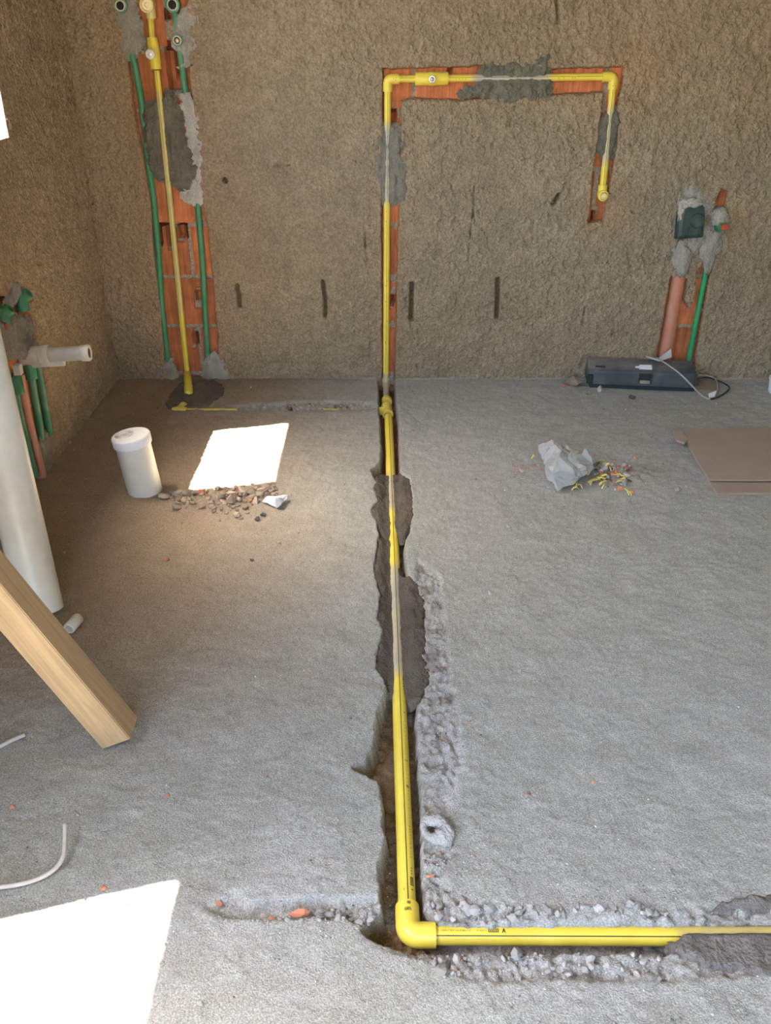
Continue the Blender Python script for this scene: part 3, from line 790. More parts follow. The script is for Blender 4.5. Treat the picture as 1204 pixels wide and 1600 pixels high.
# floor main and the cross pipe
dm = (MAIN_A - CORNER).normalized(); dc = (CROSS_B - CORNER).normalized()
ELB = 0.044
sp1 = (on_floor(610, 745, PIPE_Z), on_floor(614, 806, PIPE_Z)); sp2 = (on_floor(620, 885, PIPE_Z), on_floor(626, 1062, PIPE_Z))
def stripe_ref(t, ang, base): # turn the facing direction by ang about the pipe
    return (Matrix.Rotation(ang, 3, t) @ base)
add_sweep('pipe', sweep(line(CORNER + dm * 0.030, MAIN_A, 90), [R_BIG] * 90, stripe_ref(dm, 0.12, Vector((0, -0.35, 1))), 32), 'yellow_pipe', gas, colfun=smear([sp1, sp2], YEL, 0.85))
add_sweep('pipe', sweep(line(CORNER + dc * 0.030, CROSS_B, 40), [R_BIG] * 40, stripe_ref(dc, 0.0, Vector((0, -0.62, 0.78))), 32), 'yellow_pipe', gas, colfun=smear([(on_floor(1060, 1462, PIPE_Z), CROSS_B)], YEL, 0.5, 3))
elbow_main = add_sweep('elbow', fitting_elbow(CORNER, dm, dc, 0.056, 0.047, 0.0213, R_BIG + 0.0004, 0.020, UP), 'yellow_fitting', gas, col=YEL * 1.02)
# tee, union and bend at the foot of the wall
TEE = on_floor(604.5, 642, PIPE_Z); UNI = on_floor(603.8, 626, PIPE_Z)
BEND = Vector((P_CB.x, WALL_Y + PIPE_DEP, PIPE_Z))
dt = (TEE - MAIN_A).normalized()
tee_a = TEE - dt * 0.040; 
tee = weld_sweep([lathe(TEE - dt * 0.042, dt, [(0.004, R_BIG), (0, R_BIG), (0, 0.0215), (0.026, 0.0215), (0.030, 0.0205), (0.056, 0.0205), (0.060, 0.0215), (0.084, 0.0215), (0.084, 0.014), (0.080, 0.014)], UP),
                  lathe(TEE, (-1, 0, 0), [(0.0, 0.0175), (0.022, 0.0175), (0.026, 0.0165), (0.040, 0.0165), (0.040, 0.010), (0.036, 0.010)], UP)])
add_sweep('tee', tee, 'yellow_fitting', gas, col=YEL_D)
add_sweep('union', lathe(UNI - dt * 0.022, dt, [(0, 0.014), (0, 0.020), (0.010, 0.0215), (0.026, 0.0215), (0.034, 0.019), (0.044, 0.0125)], UP), 'yellow_fitting', gas, col=YEL_D)
pts = [UNI + dt * 0.018] + elbow_path(BEND, (UNI - BEND).normalized(), (0, 0, 1), 0.06, 0.05, 0.045)
add_sweep('bend', sweep(pts, [R_SM] * len(pts), UP, 24), 'yellow_fitting', gas, col=(0.42, 0.38, 0.26))
cc = on_wall(602.5, 598, PIPE_DEP)
add_sweep('coupling', lathe(cc - UP * 0.022, UP, [(0.005, R_SM), (0, R_SM), (0, 0.0165), (0.036, 0.0165), (0.044, 0.0155), (0.044, R_SM), (0.038, R_SM)], OUT), 'yellow_fitting', gas, col=YEL_D)
# the branch pipe, its back just showing out of the filled channel
b0, b1 = on_floor(284, 643, -0.0105), on_floor(371, 643, -0.0105)
add_sweep('branch_pipe', sweep(line(TEE + Vector((-0.02, 0, 0)), on_floor(500, 643.5, -0.016), 12), [0.0125] * 12, UP, 20), 'yellow_fitting', gas, col=YEL_D * 0.8)
# riser and loop on the wall
du = (P_TL - P_CB).normalized(); dr = (P_TR - P_TL).normalized(); dd = (P_DR - P_TR).normalized()
add_sweep('pipe', sweep(line(P_CB, P_TL - du * 0.02, 60), [R_SM] * 60, stripe_ref(du, 0.0, OUT + UP * 0.3), 28), 'yellow_pipe', gas,
          colfun=smear([(on_wall(604, 322, PIPE_DEP), on_wall(605, 186, PIPE_DEP))], YEL, 0.9, 5))
VAL = on_wall(674, 123, PIPE_DEP)
add_sweep('pipe', sweep(line(P_TL + dr * 0.02, P_TR - dr * 0.02, 60), [R_SM] * 60, stripe_ref(dr, 0.0, OUT + UP * 0.25), 28), 'yellow_pipe', gas,
          colfun=smear([(on_wall(735, 122, PIPE_DEP), on_wall(862, 121, PIPE_DEP))], YEL, 1.1, 7))
add_sweep('pipe', sweep(line(P_TR + dd * 0.02, P_DR, 40), [R_SM] * 40, stripe_ref(dd, 0.1, OUT + UP * 0.3), 28), 'yellow_pipe', gas,
          colfun=smear([(on_wall(956, 160, PIPE_DEP), on_wall(944, 262, PIPE_DEP))], YEL, 0.75, 9))
for P, a, b in ((P_TL, -du, dr), (P_TR, -dr, dd)):
    add_sweep('elbow', fitting_elbow(P, a, b, 0.042, 0.042, 0.0178, R_SM + 0.0004, 0.016, OUT), 'yellow_fitting', gas, col=YEL)
valve = add_sweep('valve_body', lathe(VAL - dr * 0.060, dr, [(0.004, R_SM), (0, R_SM), (0, 0.0215), (0.003, 0.0225), (0.048, 0.0225), (0.053, 0.024), (0.067, 0.024), (0.072, 0.0225), (0.117, 0.0225), (0.120, 0.0215), (0.120, R_SM), (0.116, R_SM)], OUT), 'yellow_fitting', gas, col=YEL)
add_sweep('valve_stem', lathe(VAL + OUT * 0.021, OUT, [(0, 0.013), (0.008, 0.0135), (0.010, 0.012), (0.010, 0.0075), (0.022, 0.007), (0.024, 0.0045), (0.024, 0.0)], UP, 20), 'steel', valve)
END = P_DR + dd * 0.004
end_el = add_sweep('end_elbow', weld_sweep([lathe(END - dd * 0.030, dd, [(0.004, R_SM), (0, R_SM), (0, 0.0170), (0.022, 0.0175), (0.030, 0.019), (0.042, 0.018), (0.048, 0.010), (0.05, 0.0)], OUT),
                                   lathe(END - OUT * 0.004 + dd * 0.006, OUT, [(0, 0.015), (0.018, 0.020), (0.030, 0.0205), (0.032, 0.019), (0.032, 0.014), (0.025, 0.013)], UP)]), 'yellow_fitting', gas, col=YEL)
add_sweep('plug', lathe(END + dd * 0.006 + OUT * 0.024, OUT, [(0, 0.0145), (0.016, 0.0145), (0.022, 0.011), (0.024, 0.0)], UP), 'yellow_fitting', end_el, col=(0.62, 0.50, 0.18))

# printed marks on the pipes: thin curved pads of ink
def marks(parent, A, axis, r, ref, items, material, name='printed_marks'):
    """items: (along, around, length, width) in metres, around measured on the surface from ref."""
    axis = axis.normalized(); nn, bb = frame(axis, ref)
    V, Fc = [], []
    for (s, a, ln, wd) in items:
        n = 3; o = len(V)
        for i in range(2):
            for k in range(n + 1):
                ph = (a + (k / n - 0.5) * wd) / r
                V.append(A + axis * (s + (i - 0.5) * ln) + (nn * math.cos(ph) + bb * math.sin(ph)) * (r + 0.0005))
        for k in range(n): Fc.append((o + k, o + k + 1, o + n + 2 + k, o + n + 1 + k))
    ob = make(name, V, Fc, material, None, smooth=False); keep(ob, parent); ob['kind'] = 'stuff'
    return ob
def letter_A(s, a, h=0.009):
    out = []
    for i in range(7):
        t = i / 6; out.append((s - h * 0.35 + 0.35 * h * t, a + (t - 0.5) * h, 0.0016, h / 5)); out.append((s + h * 0.35 - 0.35 * h * t, a + (t - 0.5) * h, 0.0016, h / 5))
    out.append((s, a - h * 0.12, h * 0.4, 0.0012))
    return out
sgn = 1.0
refc = Vector((0, -0.62, 0.78))
nn_, bb_ = frame(dc, refc)
up_s = 1.0 if bb_.y > 0 else -1.0
a0 = 0.0085 * up_s
def along(px): return (on_floor(px, 1461, PIPE_Z) - CORNER).dot(dc)
items = []
s0, s1 = along(762), along(777)
items += [((s0 + s1) / 2, a0 + 0.0027, s1 - s0, 0.0008), ((s0 + s1) / 2, a0 - 0.0027, s1 - s0, 0.0008)]
for i in range(7):
    items.append((s0 + (s1 - s0) * i / 6, a0, 0.0014, 0.0055))
items += [(s, up_s * (a - 0) if False else a, l, w) for s, a, l, w in letter_A(along(785.5), a0, 0.0065 * up_s)]
items = [(s, a, l, abs(w)) for s, a, l, w in items]
marks(gas, CORNER, dc, R_BIG, refc, items, 'ink')
rm = random.Random(3)
fa = []
px = 684
while px < 735:
    fa.append((along(px), a0 + 0.0005 * rm.uniform(-1, 1), rm.uniform(0.0008, 0.0022), rm.uniform(0.0015, 0.003))); px += rm.uniform(2.2, 3.4)
px = 745
while px < 760:
    fa.append((along(px), a0, rm.uniform(0.0008, 0.0018), rm.uniform(0.0015, 0.003))); px += rm.uniform(2.2, 3.0)
marks(gas, CORNER, dc, R_BIG, refc, fa, 'faint_ink')
refm = stripe_ref(dm, 0.12, Vector((0, -0.35, 1)))
nn_, bb_ = frame(dm, refm)
rs = 1.0 if bb_.x > 0 else -1.0
def mal(py): return (on_floor(630, py, PIPE_Z) - CORNER).dot(dm)
items = []
for (pya, pyb, w, dense) in ((1362, 1375, .0024, 3), (1378, 1392, .0065, 5), (1397, 1399, .004, 1), (1073, 1086, .003, 3), (1119, 1121, .0045, 1), (1194, 1197, .006, 1), (1234, 1238, .006, 2)):
    for i in range(dense):
        py = pya + (pyb - pya) * (i + 0.5) / dense
        items.append((mal(py), rs * 0.0085, 0.0022, w))
s0, s1 = mal(1378), mal(1392)
items += [((s0 + s1) / 2, rs * (0.0085 + 0.0030), abs(s1 - s0), 0.0008), ((s0 + s1) / 2, rs * (0.0085 - 0.0030), abs(s1 - s0), 0.0008)]
items.append((mal(1398), -rs * 0.007, 0.006, 0.0008))
marks(gas, CORNER, dm, R_BIG, refm, items, 'ink')
fa = []
py = 1130
while py < 1350:
    fa.append((mal(py), rs * 0.0088, rm.uniform(0.001, 0.003), rm.uniform(0.0015, 0.003))); py += rm.uniform(3, 7)
marks(gas, CORNER, dm, R_BIG, refm, fa, 'faint_ink')
items = []
for i in range(4): items.append((0.049 - 0.000 * i, rs * (0.000 + 0.0016 * i), 0.006, 0.0008))
for i in range(6): items.append((0.036 + rm.uniform(-.001, .001), -rs * 0.005 + rs * 0.0021 * i, 0.006, 0.0009))
for i in range(3): items.append((0.0335 + 0.0025 * i, -rs * 0.002 + rs * 0.002 * i, 0.001, 0.004))
marks(elbow_main, CORNER, dm, 0.0213, UP, items, 'ink')
items = [(0.020 + rm.uniform(0, .012), rm.uniform(-.006, .004), 0.003, 0.002) for i in range(4)]
marks(gas, P_TL, dr, 0.0178, OUT, items, 'ink'); marks(gas, P_TR, dd, 0.0178, OUT, items, 'ink')
items = []
for py in (212, 330, 345, 351, 438, 445, 470, 500, 533, 534, 536, 545): items.append((rm.uniform(-.001, .001) + (on_wall(604, py, PIPE_DEP) - P_CB).dot(du), rm.uniform(-.003, .003), 0.004, 0.002))
for px in (716, 722, 728, 733, 885, 893, 897, 903, 930): pass
marks(gas, P_CB, du, R_SM, OUT, items, 'ink')
items = [((on_wall(px, 122, PIPE_DEP) - P_TL).dot(dr), 0.002, 0.003, 0.002) for px in (712, 717, 722, 727, 872, 880, 893, 897)]
marks(gas, P_TL, dr, R_SM, OUT, items, 'ink')

# ------------------------------------------------------------------ LEFT RISER (second yellow pipe)
ris = thing('gas_riser', 'yellow gas pipe climbing the left chase with a white valve knob', 'pipe', (RISER_B.x, RISER_B.y, 0))
dv = (RISER_M - RISER_B).normalized()
dv2 = (RISER_T - RISER_M).normalized()
add_sweep('pipe', sweep(line(RISER_B, RISER_M, 60), [0.0112] * 60, stripe_ref(dv, 0.0, OUT + UP * 0.3), 24), 'yellow_pipe', ris,
          colfun=smear([(on_wall(283, 500, PIPE_DEP), on_wall(248, 132, PIPE_DEP))], YEL * 0.95, 0.42, 21))
va, vb = on_wall(244, 108, PIPE_DEP), on_wall(237.5, 58, PIPE_DEP)
dv3 = (vb - va).normalized(); L_ = (vb - va).length
valve_l = add_sweep('valve_body', lathe(va, dv3, [(0.004, 0.0112), (0, 0.0112), (0, 0.020), (0.018, 0.0200), (0.022, 0.0215), (L_ - 0.02, 0.0215), (L_ - 0.016, 0.0195), (L_, 0.0190), (L_, 0.0112), (L_ - .004, 0.0112)], OUT), 'yellow_fitting', ris, col=YEL * 0.95)
kn = on_wall(239, 84, PIPE_DEP)
add_sweep('valve_stem', lathe(kn + OUT * 0.018, OUT, [(0, 0.011), (0.024, 0.011)], UP, 20), 'steel', valve_l)
add_sweep('valve_knob', lathe(kn + OUT * 0.040, OUT, [(0, 0.0155), (0.006, 0.0165), (0.010, 0.0160), (0.011, 0.013), (0.0105, 0.0065)], UP, 24), 'white_plastic', valve_l)
add_sweep('knob_screw', lathe(kn + OUT * 0.049, OUT, [(0, 0.0065), (0.003, 0.006), (0.004, 0.0)], UP, 16), 'steel', valve_l)
add_sweep('pipe', sweep(line(vb - dv3 * 0.004, RISER_T, 12), [0.0112] * 12, stripe_ref(dv, 0.3, OUT), 24), 'yellow_pipe', ris, col=YEL * 0.95)
out_l = add_sweep('outlet_elbow', weld_sweep([lathe(RISER_T - dv3 * 0.042, dv3, [(0.004, 0.0112), (0, 0.0112), (0, 0.018), (0.03, 0.018), (0.042, 0.020), (0.058, 0.018), (0.066, 0.0)], OUT),
                                      lathe(RISER_T - OUT * 0.005, OUT, [(0, 0.015), (0.012, 0.019), (0.050, 0.0195), (0.052, 0.0245), (0.058, 0.0250), (0.060, 0.0235), (0.060, 0.018), (0.046, 0.017)], UP)]), 'yellow_fitting', ris, col=(0.66, 0.53, 0.20))
add_sweep('brass_insert', lathe(RISER_T + OUT * 0.042, OUT, [(0, 0.017), (0.008, 0.017), (0.008, 0.008), (0.002, 0.007), (0.002, 0.0)], UP), 'brass', out_l)
cb = on_wall(292.5, 584, PIPE_DEP); f1 = on_floor(293.5, 597, 0.022); f2 = on_floor(294.5, 614, 0.004)
add_sweep('foot_coupling', sweep([cb, cb.lerp(f1, 0.02), f1.lerp(cb, 0.25), f1, f1.lerp(f2, 0.3)], [0.0114, 0.0160, 0.0165, 0.0165, 0.0155], OUT, 24), 'yellow_fitting', ris, col=YEL * 0.95)
add_sweep('foot_elbow', sweep([f1, f1.lerp(f2, 0.3), f1.lerp(f2, 0.7), f2, f2 + Vector((0, -0.004, -0.02))], [0.015, 0.0170, 0.0180, 0.0170, 0.012], OUT, 24), 'yellow_fitting', ris, col=YEL * 0.95)
# the buried branch: a stretch of pipe lying in the floor
br = thing('buried_pipe', 'yellow pipe back barely showing in the floor below the left riser', 'pipe', (b0.x, b0.y, 0))
add_sweep('pipe', sweep(line(b0, b1, 14), [0.0125] * 14, UP, 20), 'yellow_fitting', br, col=YEL_D * 0.85)
e0 = on_floor(279, 641, -0.004)
add_sweep('elbow', weld_sweep([sweep([e0 + Vector((0.03, 0, -0.006)), e0 + Vector((-0.004, 0.0, -0.003)), e0 + Vector((-0.024, 0.004, -0.004))], [0.017, 0.0185, 0.014], UP, 20),
                               sweep([e0 + Vector((0, 0.0, -0.002)), e0 + Vector((0.012, 0.035, 0.004)), e0 + Vector((0.016, 0.055, -0.008))], [0.015, 0.017, 0.014], UP, 20)]), 'yellow_fitting', br, col=YEL_D * 0.85)

# ------------------------------------------------------------------ GREEN WATER PIPES of the left chase
GRN = np.array((0.036, 0.200, 0.082)); DUSTG = np.array((0.20, 0.24, 0.19))
def dusty(base, dust=DUSTG, k=0.5, seed=0):
    def f(v):
        n = float(fbm(np.array([v.x * 2 + v.z]), np.array([v.z * 2 + v.y]), 0.06, 800 + seed, 3)[0])
        t = min(1, max(0, k * (0.5 + 1.3 * n)))
        return base * (1 - t) + dust * t
    return f
GD = 0.014
def outlet(parent, P, axis, R, ln, col, hole='dark_hole', insert=None, lip=True):
    el_ = add_sweep('outlet_elbow', lathe(P - axis * 0.012, axis, [(0, R * 0.85), (0.006, R), (ln, R), (ln + 0.001, R * 0.93), (ln + 0.001, R * 0.66), (ln - 0.012, R * 0.62), (ln - 0.012, 0.0)], UP), 'green_pipe', parent, colfun=dusty(col, np.array((0.45, 0.45, 0.38)), 0.3, 3))
    add_sweep('threaded_insert', lathe(P + axis * (ln - 0.0125), axis, [(0.0012, R * 0.74), (0.0022, R * 0.74), (0.0022, R * 0.60), (-0.006, R * 0.58)], UP, 24, False), insert or 'dirty_white_plastic', el_)
    add_sweep('bore', lathe(P + axis * (ln - 0.016), axis, [(0, R * 0.57), (0.001, R * 0.57), (0.001, 0)], UP), 'dark_hole' if insert is None else insert, el_)
gl = thing('water_pipe', 'green water pipe up the left side of the chase with one open outlet', 'pipe', (on_wall(262, 585).x, WALL_Y, 0))
pts = [on_wall(*p, d) for p, d in (((266, 606), GD), ((262, 560), GD), ((253, 480), GD), ((247, 390), GD), ((240, 310), GD), ((234, 270), GD), ((230, 240), GD + .014), ((227, 210), GD + .016), ((223, 182), GD + .012), ((221, 160), GD), ((212, 108), GD), ((203, 72), GD + .006), ((194, 30), GD + .01), ((190, 10), GD + .01))]
def resample(P, n):
    P = [Vector(p) for p in P]
    out = []
    m = len(P) - 1
    for i in range(n):
        t = i / (n - 1) * m; k = min(int(t), m - 1); f = t - k
        p0, p1, p2, p3 = P[max(k - 1, 0)], P[k], P[k + 1], P[min(k + 2, m)]
        out.append(0.5 * ((2 * p1) + (p2 - p0) * f + (2 * p0 - 5 * p1 + 4 * p2 - p3) * f * f + (3 * p1 - p0 - 3 * p2 + p3) * f ** 3))
    return out
add_sweep('pipe', sweep(resample(pts, 70), [0.0122] * 70, OUT, 20), 'green_pipe', gl, colfun=dusty(GRN, k=0.35, seed=1))
outlet(gl, on_wall(190, 9, 0.004), OUT, 0.0235, 0.034, GRN)
gr = thing('water_pipe', 'green water pipe up the right side of the chase with two outlets', 'pipe', (on_wall(327, 590).x, WALL_Y, 0))
pts = [on_wall(*p, d) for p, d in (((330, 606), GD), ((326, 575), GD), ((321, 500), GD), ((317, 420), GD), ((309, 322), GD), ((303, 262), GD + .008), ((296, 200), GD + .012), ((290, 150), GD + .001), ((285, 108), GD), ((281, 80), GD), ((278, 62), GD), ((275, 35), GD), ((271, 8), GD))]
add_sweep('pipe', sweep(resample(pts, 70), [0.0122] * 70, OUT, 20), 'green_pipe', gr, colfun=dusty(GRN, k=0.4, seed=2))
outlet(gr, on_wall(271, 7.5, 0.004), OUT, 0.0250, 0.034, GRN)
outlet(gr, on_wall(278, 63, 0.004), OUT, 0.0195, 0.030, GRN * 0.7 + 0.3 * DUSTG)
add_sweep('insert_screw', lathe(on_wall(278, 63, 0.004) + OUT * 0.014, OUT, [(0, 0.008), (0.006, 0.008), (0.009, 0.004), (0.009, 0)], UP, 16), 'brass', gr)

# ------------------------------------------------------------------ RIGHT: drain and water connection
ORG = np.array((0.46, 0.17, 0.095))
dpipe = thing('drain_pipe', 'terracotta coloured drain pipe rising from behind the black case to a dark green socket', 'pipe', (on_wall(1037, 560).x, WALL_Y, 0))
a, b = on_wall(1033, 585, 0.022), on_wall(1062, 418, 0.022)
add_sweep('pipe', sweep(line(a, b, 12), [0.0285] * 12, OUT, 28), 'orange_pipe', dpipe, colfun=dusty(ORG, np.array((0.42, 0.30, 0.22)), 0.35, 5))
DG = np.array((0.015, 0.044, 0.034))
sc = on_wall(1074, 366, 0.0); ax = (on_wall(1080, 308, 0.0) - sc).normalized()
side = ax.cross(OUT).normalized()
if side.x < 0: side = -side
# socket body: a box-like shell with a round head, ribs on the face
prof = []
hw = 0.053
for i in range(13):
    an = math.pi * i / 12
    prof.append((hw * math.cos(an), 0.075 + hw * 1.05 * math.sin(an)))
prof = [(hw, -0.012)] + prof + [(-hw, -0.012)]
V = []; Fc = []
nP = len(prof)
for (sc_, dpt) in ((1.0, -0.03), (1.0, 0.020), (0.93, 0.034), (0.70, 0.040)):
    for (p, q) in prof: V.append(sc + side * (p * sc_) + ax * (0.05 + (q - 0.05) * sc_) + OUT * dpt)
for l in range(3):
    for i in range(nP): Fc.append((l * nP + i, l * nP + (i + 1) % nP, (l + 1) * nP + (i + 1) % nP, (l + 1) * nP + i))
Fc.append(tuple(3 * nP + i for i in range(nP)))
dgf = dusty(DG, np.array((0.40, 0.36, 0.29)), 0.10, 8)
def dgcol(v):
    q = (Vector(v) - sc).dot(ax); p = (Vector(v) - sc).dot(side)
    n = float(fbm(np.array([v[0]]), np.array([v[2]]), 0.03, 820, 2)[0])
    t = min(1, max(0, (q - 0.080 - 0.55 * p + 0.015 * n) / 0.012))
    return dgf(Vector(v))
o = sock = make('socket', V, Fc, 'dark_green', None, None, np.array([dgcol(v) for v in V]), smooth=False)
bm = bmesh.new(); bm.from_mesh(o.data); bmesh.ops.recalc_face_normals(bm, faces=bm.faces); bm.to_mesh(o.data); bm.free()
keep(o, dpipe)
dc_ = sc + ax * 0.058 + side * 0.018
add_sweep('socket_boss', lathe(dc_ + OUT * 0.030, OUT, [(0, 0.030), (0.012, 0.029), (0.016, 0.026), (0.016, 0.023), (0.013, 0.022), (0.013, 0.0)], UP), 'dark_green', sock, colfun=dgf)
for p in (-0.030, -0.012, 0.028):
    c0 = sc + side * p
    rv = []
    for q in (-0.006, 0.040 if p > -0.02 else 0.07):
        for s_, d_ in ((-0.0025, 0.030), (-0.0016, 0.043), (0.0016, 0.043), (0.0025, 0.030)): rv.append(c0 + side * s_ + ax * q + OUT * d_)
    rf = [(0, 1, 5, 4), (1, 2, 6, 5), (2, 3, 7, 6), (3, 2, 1, 0), (4, 5, 6, 7)]
    keep(make('rib', rv, rf, 'dark_green', None, None, np.array([dgf(v) for v in rv]), smooth=False), sock)
# crust of cement on the socket's head
def crust(parent, name, centre, axes, rads, material, col, seed, n=3, amp=0.55):
    bm = bmesh.new(); bmesh.ops.create_icosphere(bm, subdivisions=n + 1, radius=1.0)
    V = np.array([v.co[:] for v in bm.verts]); Fc = [[l.index for l in f.verts] for f in bm.faces]; bm.free()
    k = 1 + amp * fbm(V[:, 0] * 1.3 + V[:, 2] + seed, V[:, 1] * 1.3 - V[:, 2] * 0.7, 0.8, seed, 3) + 0.22 * fbm(V[:, 0] + V[:, 2] * 0.5 - seed, V[:, 1] + V[:, 2] * 0.6, 0.22, seed + 3, 3)
    out = [centre + axes[0] * (a * rads[0] * q) + axes[1] * (b * rads[1] * q) + axes[2] * (c * rads[2] * q) for (a, b, c), q in zip(V.tolist(), k.tolist())]
    return keep(make(name, out, Fc, material, None, None, col, smooth=True), parent)
crust(dpipe, 'cement_crust', sc + ax * 0.118 - side * 0.008 + OUT * 0.022, (side, ax, OUT), (0.042, 0.022, 0.020), 'mortar', (0.40, 0.365, 0.30), 31)
crust(dpipe, 'cement_crust', sc + ax * 0.088 - side * 0.040 + OUT * 0.022, (side, ax, OUT), (0.016, 0.040, 0.018), 'mortar', (0.40, 0.365, 0.30), 32)
crust(dpipe, 'cement_crust', sc - ax * 0.095 - side * 0.012 + OUT * 0.006, (side, ax, OUT), (0.036, 0.080, 0.014), 'mortar', (0.31, 0.285, 0.235), 33)
wp = thing('water_pipe', 'green water pipe beside the terracotta drain with a red plugged cement-coated elbow', 'pipe', (on_wall(1075, 560).x, WALL_Y, 0))
a, b = on_wall(1071, 585, 0.016), on_wall(1106, 405, 0.016)
add_sweep('pipe', sweep(line(a, b, 14), [0.0112] * 14, OUT, 20), 'green_pipe', wp, colfun=dusty(np.array((0.02, 0.26, 0.09)), k=0.15, seed=6))
crust(wp, 'cement_crust', on_wall(1110, 385, 0.0) + OUT * 0.006, (side, ax, OUT), (0.034, 0.078, 0.015), 'mortar', (0.30, 0.275, 0.225), 34)
crust(wp, 'cement_crust', on_wall(1122, 338, 0.0) + OUT * 0.006, (side, ax, OUT), (0.034, 0.036, 0.024), 'mortar', (0.33, 0.315, 0.26), 35)
rp = on_wall(1122, 354, 0.0)
ro = (OUT + Vector((0.25, 0, 0.15))).normalized()
add_sweep('outlet_elbow', lathe(rp + OUT * 0.005, ro, [(0, 0.022), (0.03, 0.0205), (0.032, 0.0185), (0.032, 0.013), (0.02, 0.013), (0.02, 0)], UP), 'green_pipe', wp, colfun=dusty(GRN * 0.8, np.array((0.26, 0.25, 0.2)), 0.8, 9))
add_sweep('red_plug', lathe(rp + OUT * 0.005 + ro * 0.022, ro, [(0, 0.0128), (0.024, 0.0128), (0.027, 0.011), (0.027, 0.0)], UP), 'orange_pipe', wp, col=(0.46, 0.075, 0.03))

# ------------------------------------------------------------------ LEFT WALL CONNECTIONS
def lw_pipe(name, label, pix, r, col, mt='green_pipe', dust=None, seed=0, dep=0.012):
    t = thing(name, label, 'pipe', (WALL_X, on_left(*pix[-1]).y, 0))
    pts = [on_left(*p, dep) for p in pix]
    add_sweep('pipe', sweep(resample(pts, 24), [r] * 24, Vector((1, -0.4, 0.2)), 22), mt, t, colfun=dusty(np.array(col), DUSTG if dust is None else dust, 0.35, seed))
    return t, pts
gA, pA = lw_pipe('water_pipe', 'thin green pipe at the left of the left wall bundle beside the white pipe', [(22, 585), (30, 640), (42, 690), (56, 745)], 0.0105, GRN * 0.95, seed=11)
gB, pB = lw_pipe('water_pipe', 'middle green pipe below the white wall stub', [(47, 572), (52, 610), (60, 655), (67, 700)], 0.0130, GRN * 1.05, seed=12)
gC, pC = lw_pipe('water_pipe', 'rightmost green pipe below the white wall stub', [(58, 568), (64, 600), (71, 640), (78, 680)], 0.0125, GRN, seed=13)
dO, pO = lw_pipe('drain_pipe', 'narrow terracotta coloured pipe running down the left wall to the floor', [(30, 585), (40, 640), (54, 700), (69, 757)], 0.0165, (0.50, 0.22, 0.13), 'orange_pipe', np.array((0.44, 0.30, 0.22)), 14)
XO = Vector((1, 0, 0))
# elbows of the two upper green outlets
for px, py, tgt in ((33, 468, gC), (3, 492, gA)):
    P = on_left(px, py, 0.006)
    add_sweep('upper_elbow', weld_sweep([lathe(P - UP * 0.034, UP, [(0, 0.016), (0, 0.021), (0.052, 0.021), (0.058, 0.017), (0.06, 0)], XO), lathe(P + UP * 0.0, (0.75, 0.1, 0.55), [(0, 0.019), (0.030, 0.020), (0.034, 0.017), (0.034, 0.012), (0.026, 0.012), (0.026, 0)], UP)]), 'green_pipe', tgt, colfun=dusty(GRN, k=0.25, seed=15))
add_sweep('lower_socket', lathe(on_left(25, 600, 0.010) - UP * 0.03, UP, [(0, 0.0112), (0, 0.021), (0.056, 0.021), (0.06, 0.018), (0.06, 0)], XO), 'green_pipe', gA, colfun=dusty(GRN * 0.8, k=0.15, seed=16))
add_sweep('lower_socket', lathe(on_left(48, 582, 0.010) - UP * 0.02, UP, [(0, 0.0138), (0, 0.020), (0.05, 0.020), (0.054, 0.017), (0.054, 0)], XO), 'green_pipe', gB, colfun=dusty(GRN, k=0.15, seed=17))
# red plugs of those outlets
for px, py, lab in ((17, 487, 'red brown plug between the two upper green elbows'), (8, 511, 'dark red plug in the cement under the upper elbows'), (47, 469, 'small red brown chip beside the upper green elbow')):
    P = on_left(px, py, -0.004)
    rt = thing('pipe_plug', lab, 'plug', P)
    add_sweep('plug', lathe(P - XO * 0.014, (0.9, -0.2, 0.2), [(0, 0.010), (0.020, 0.0105), (0.024, 0.008), (0.024, 0.0)], UP, 14), 'orange_pipe', rt, col=(0.30, 0.085, 0.045))
# white stub
S0 = on_left(34, 557, 0.03); tip = Vector((WALL_X + 0.19, S0.y + 0.002, S0.z + 0.012))
stub = thing('pipe_stub', 'dusty white plastic pipe stub with collar sticking out of the left wall', 'pipe', (WALL_X, S0.y, S0.z))
sx = (tip - S0).normalized(); Ls = (tip - S0).length
add_sweep('pipe', lathe(S0, sx, [(0, 0.0235), (Ls - 0.030, 0.0235), (Ls - 0.026, 0.0260), (Ls - 0.004, 0.0265), (Ls, 0.0245), (Ls, 0.0175), (Ls - 0.05, 0.0165), (Ls - 0.05, 0)], UP, 32), 'dirty_white_plastic', stub)
add_sweep('bore', lathe(tip - sx * 0.004, sx, [(-0.003, 0.0174), (0.0, 0.0174), (0.0, 0.0)], UP, 24), 'dark_bore', stub)
add_sweep('collar', lathe(S0, sx, [(0.0, 0.0315), (0.062, 0.0315), (0.064, 0.0345), (0.088, 0.0345), (0.092, 0.032), (0.092, 0.0245), (0.08, 0.0245)], UP, 32), 'dirty_white_plastic', stub)
add_sweep('lower_tab', lathe(S0 - UP * 0.026 + Vector((0, -0.008, 0)), sx, [(0.02, 0.011), (0.136, 0.011), (0.138, 0.009), (0.138, 0.0)], UP, 16), 'white_plastic', stub)
V, Fc = box_mesh((-0.008, -0.012, -0.016), (0.012, 0.012, 0.016))
o = make('white_clip', V, Fc, 'white_plastic', smooth=False); q = on_left(27, 577, -0.012)
o.data.transform(Matrix.Translation(q)); keep(o, stub)

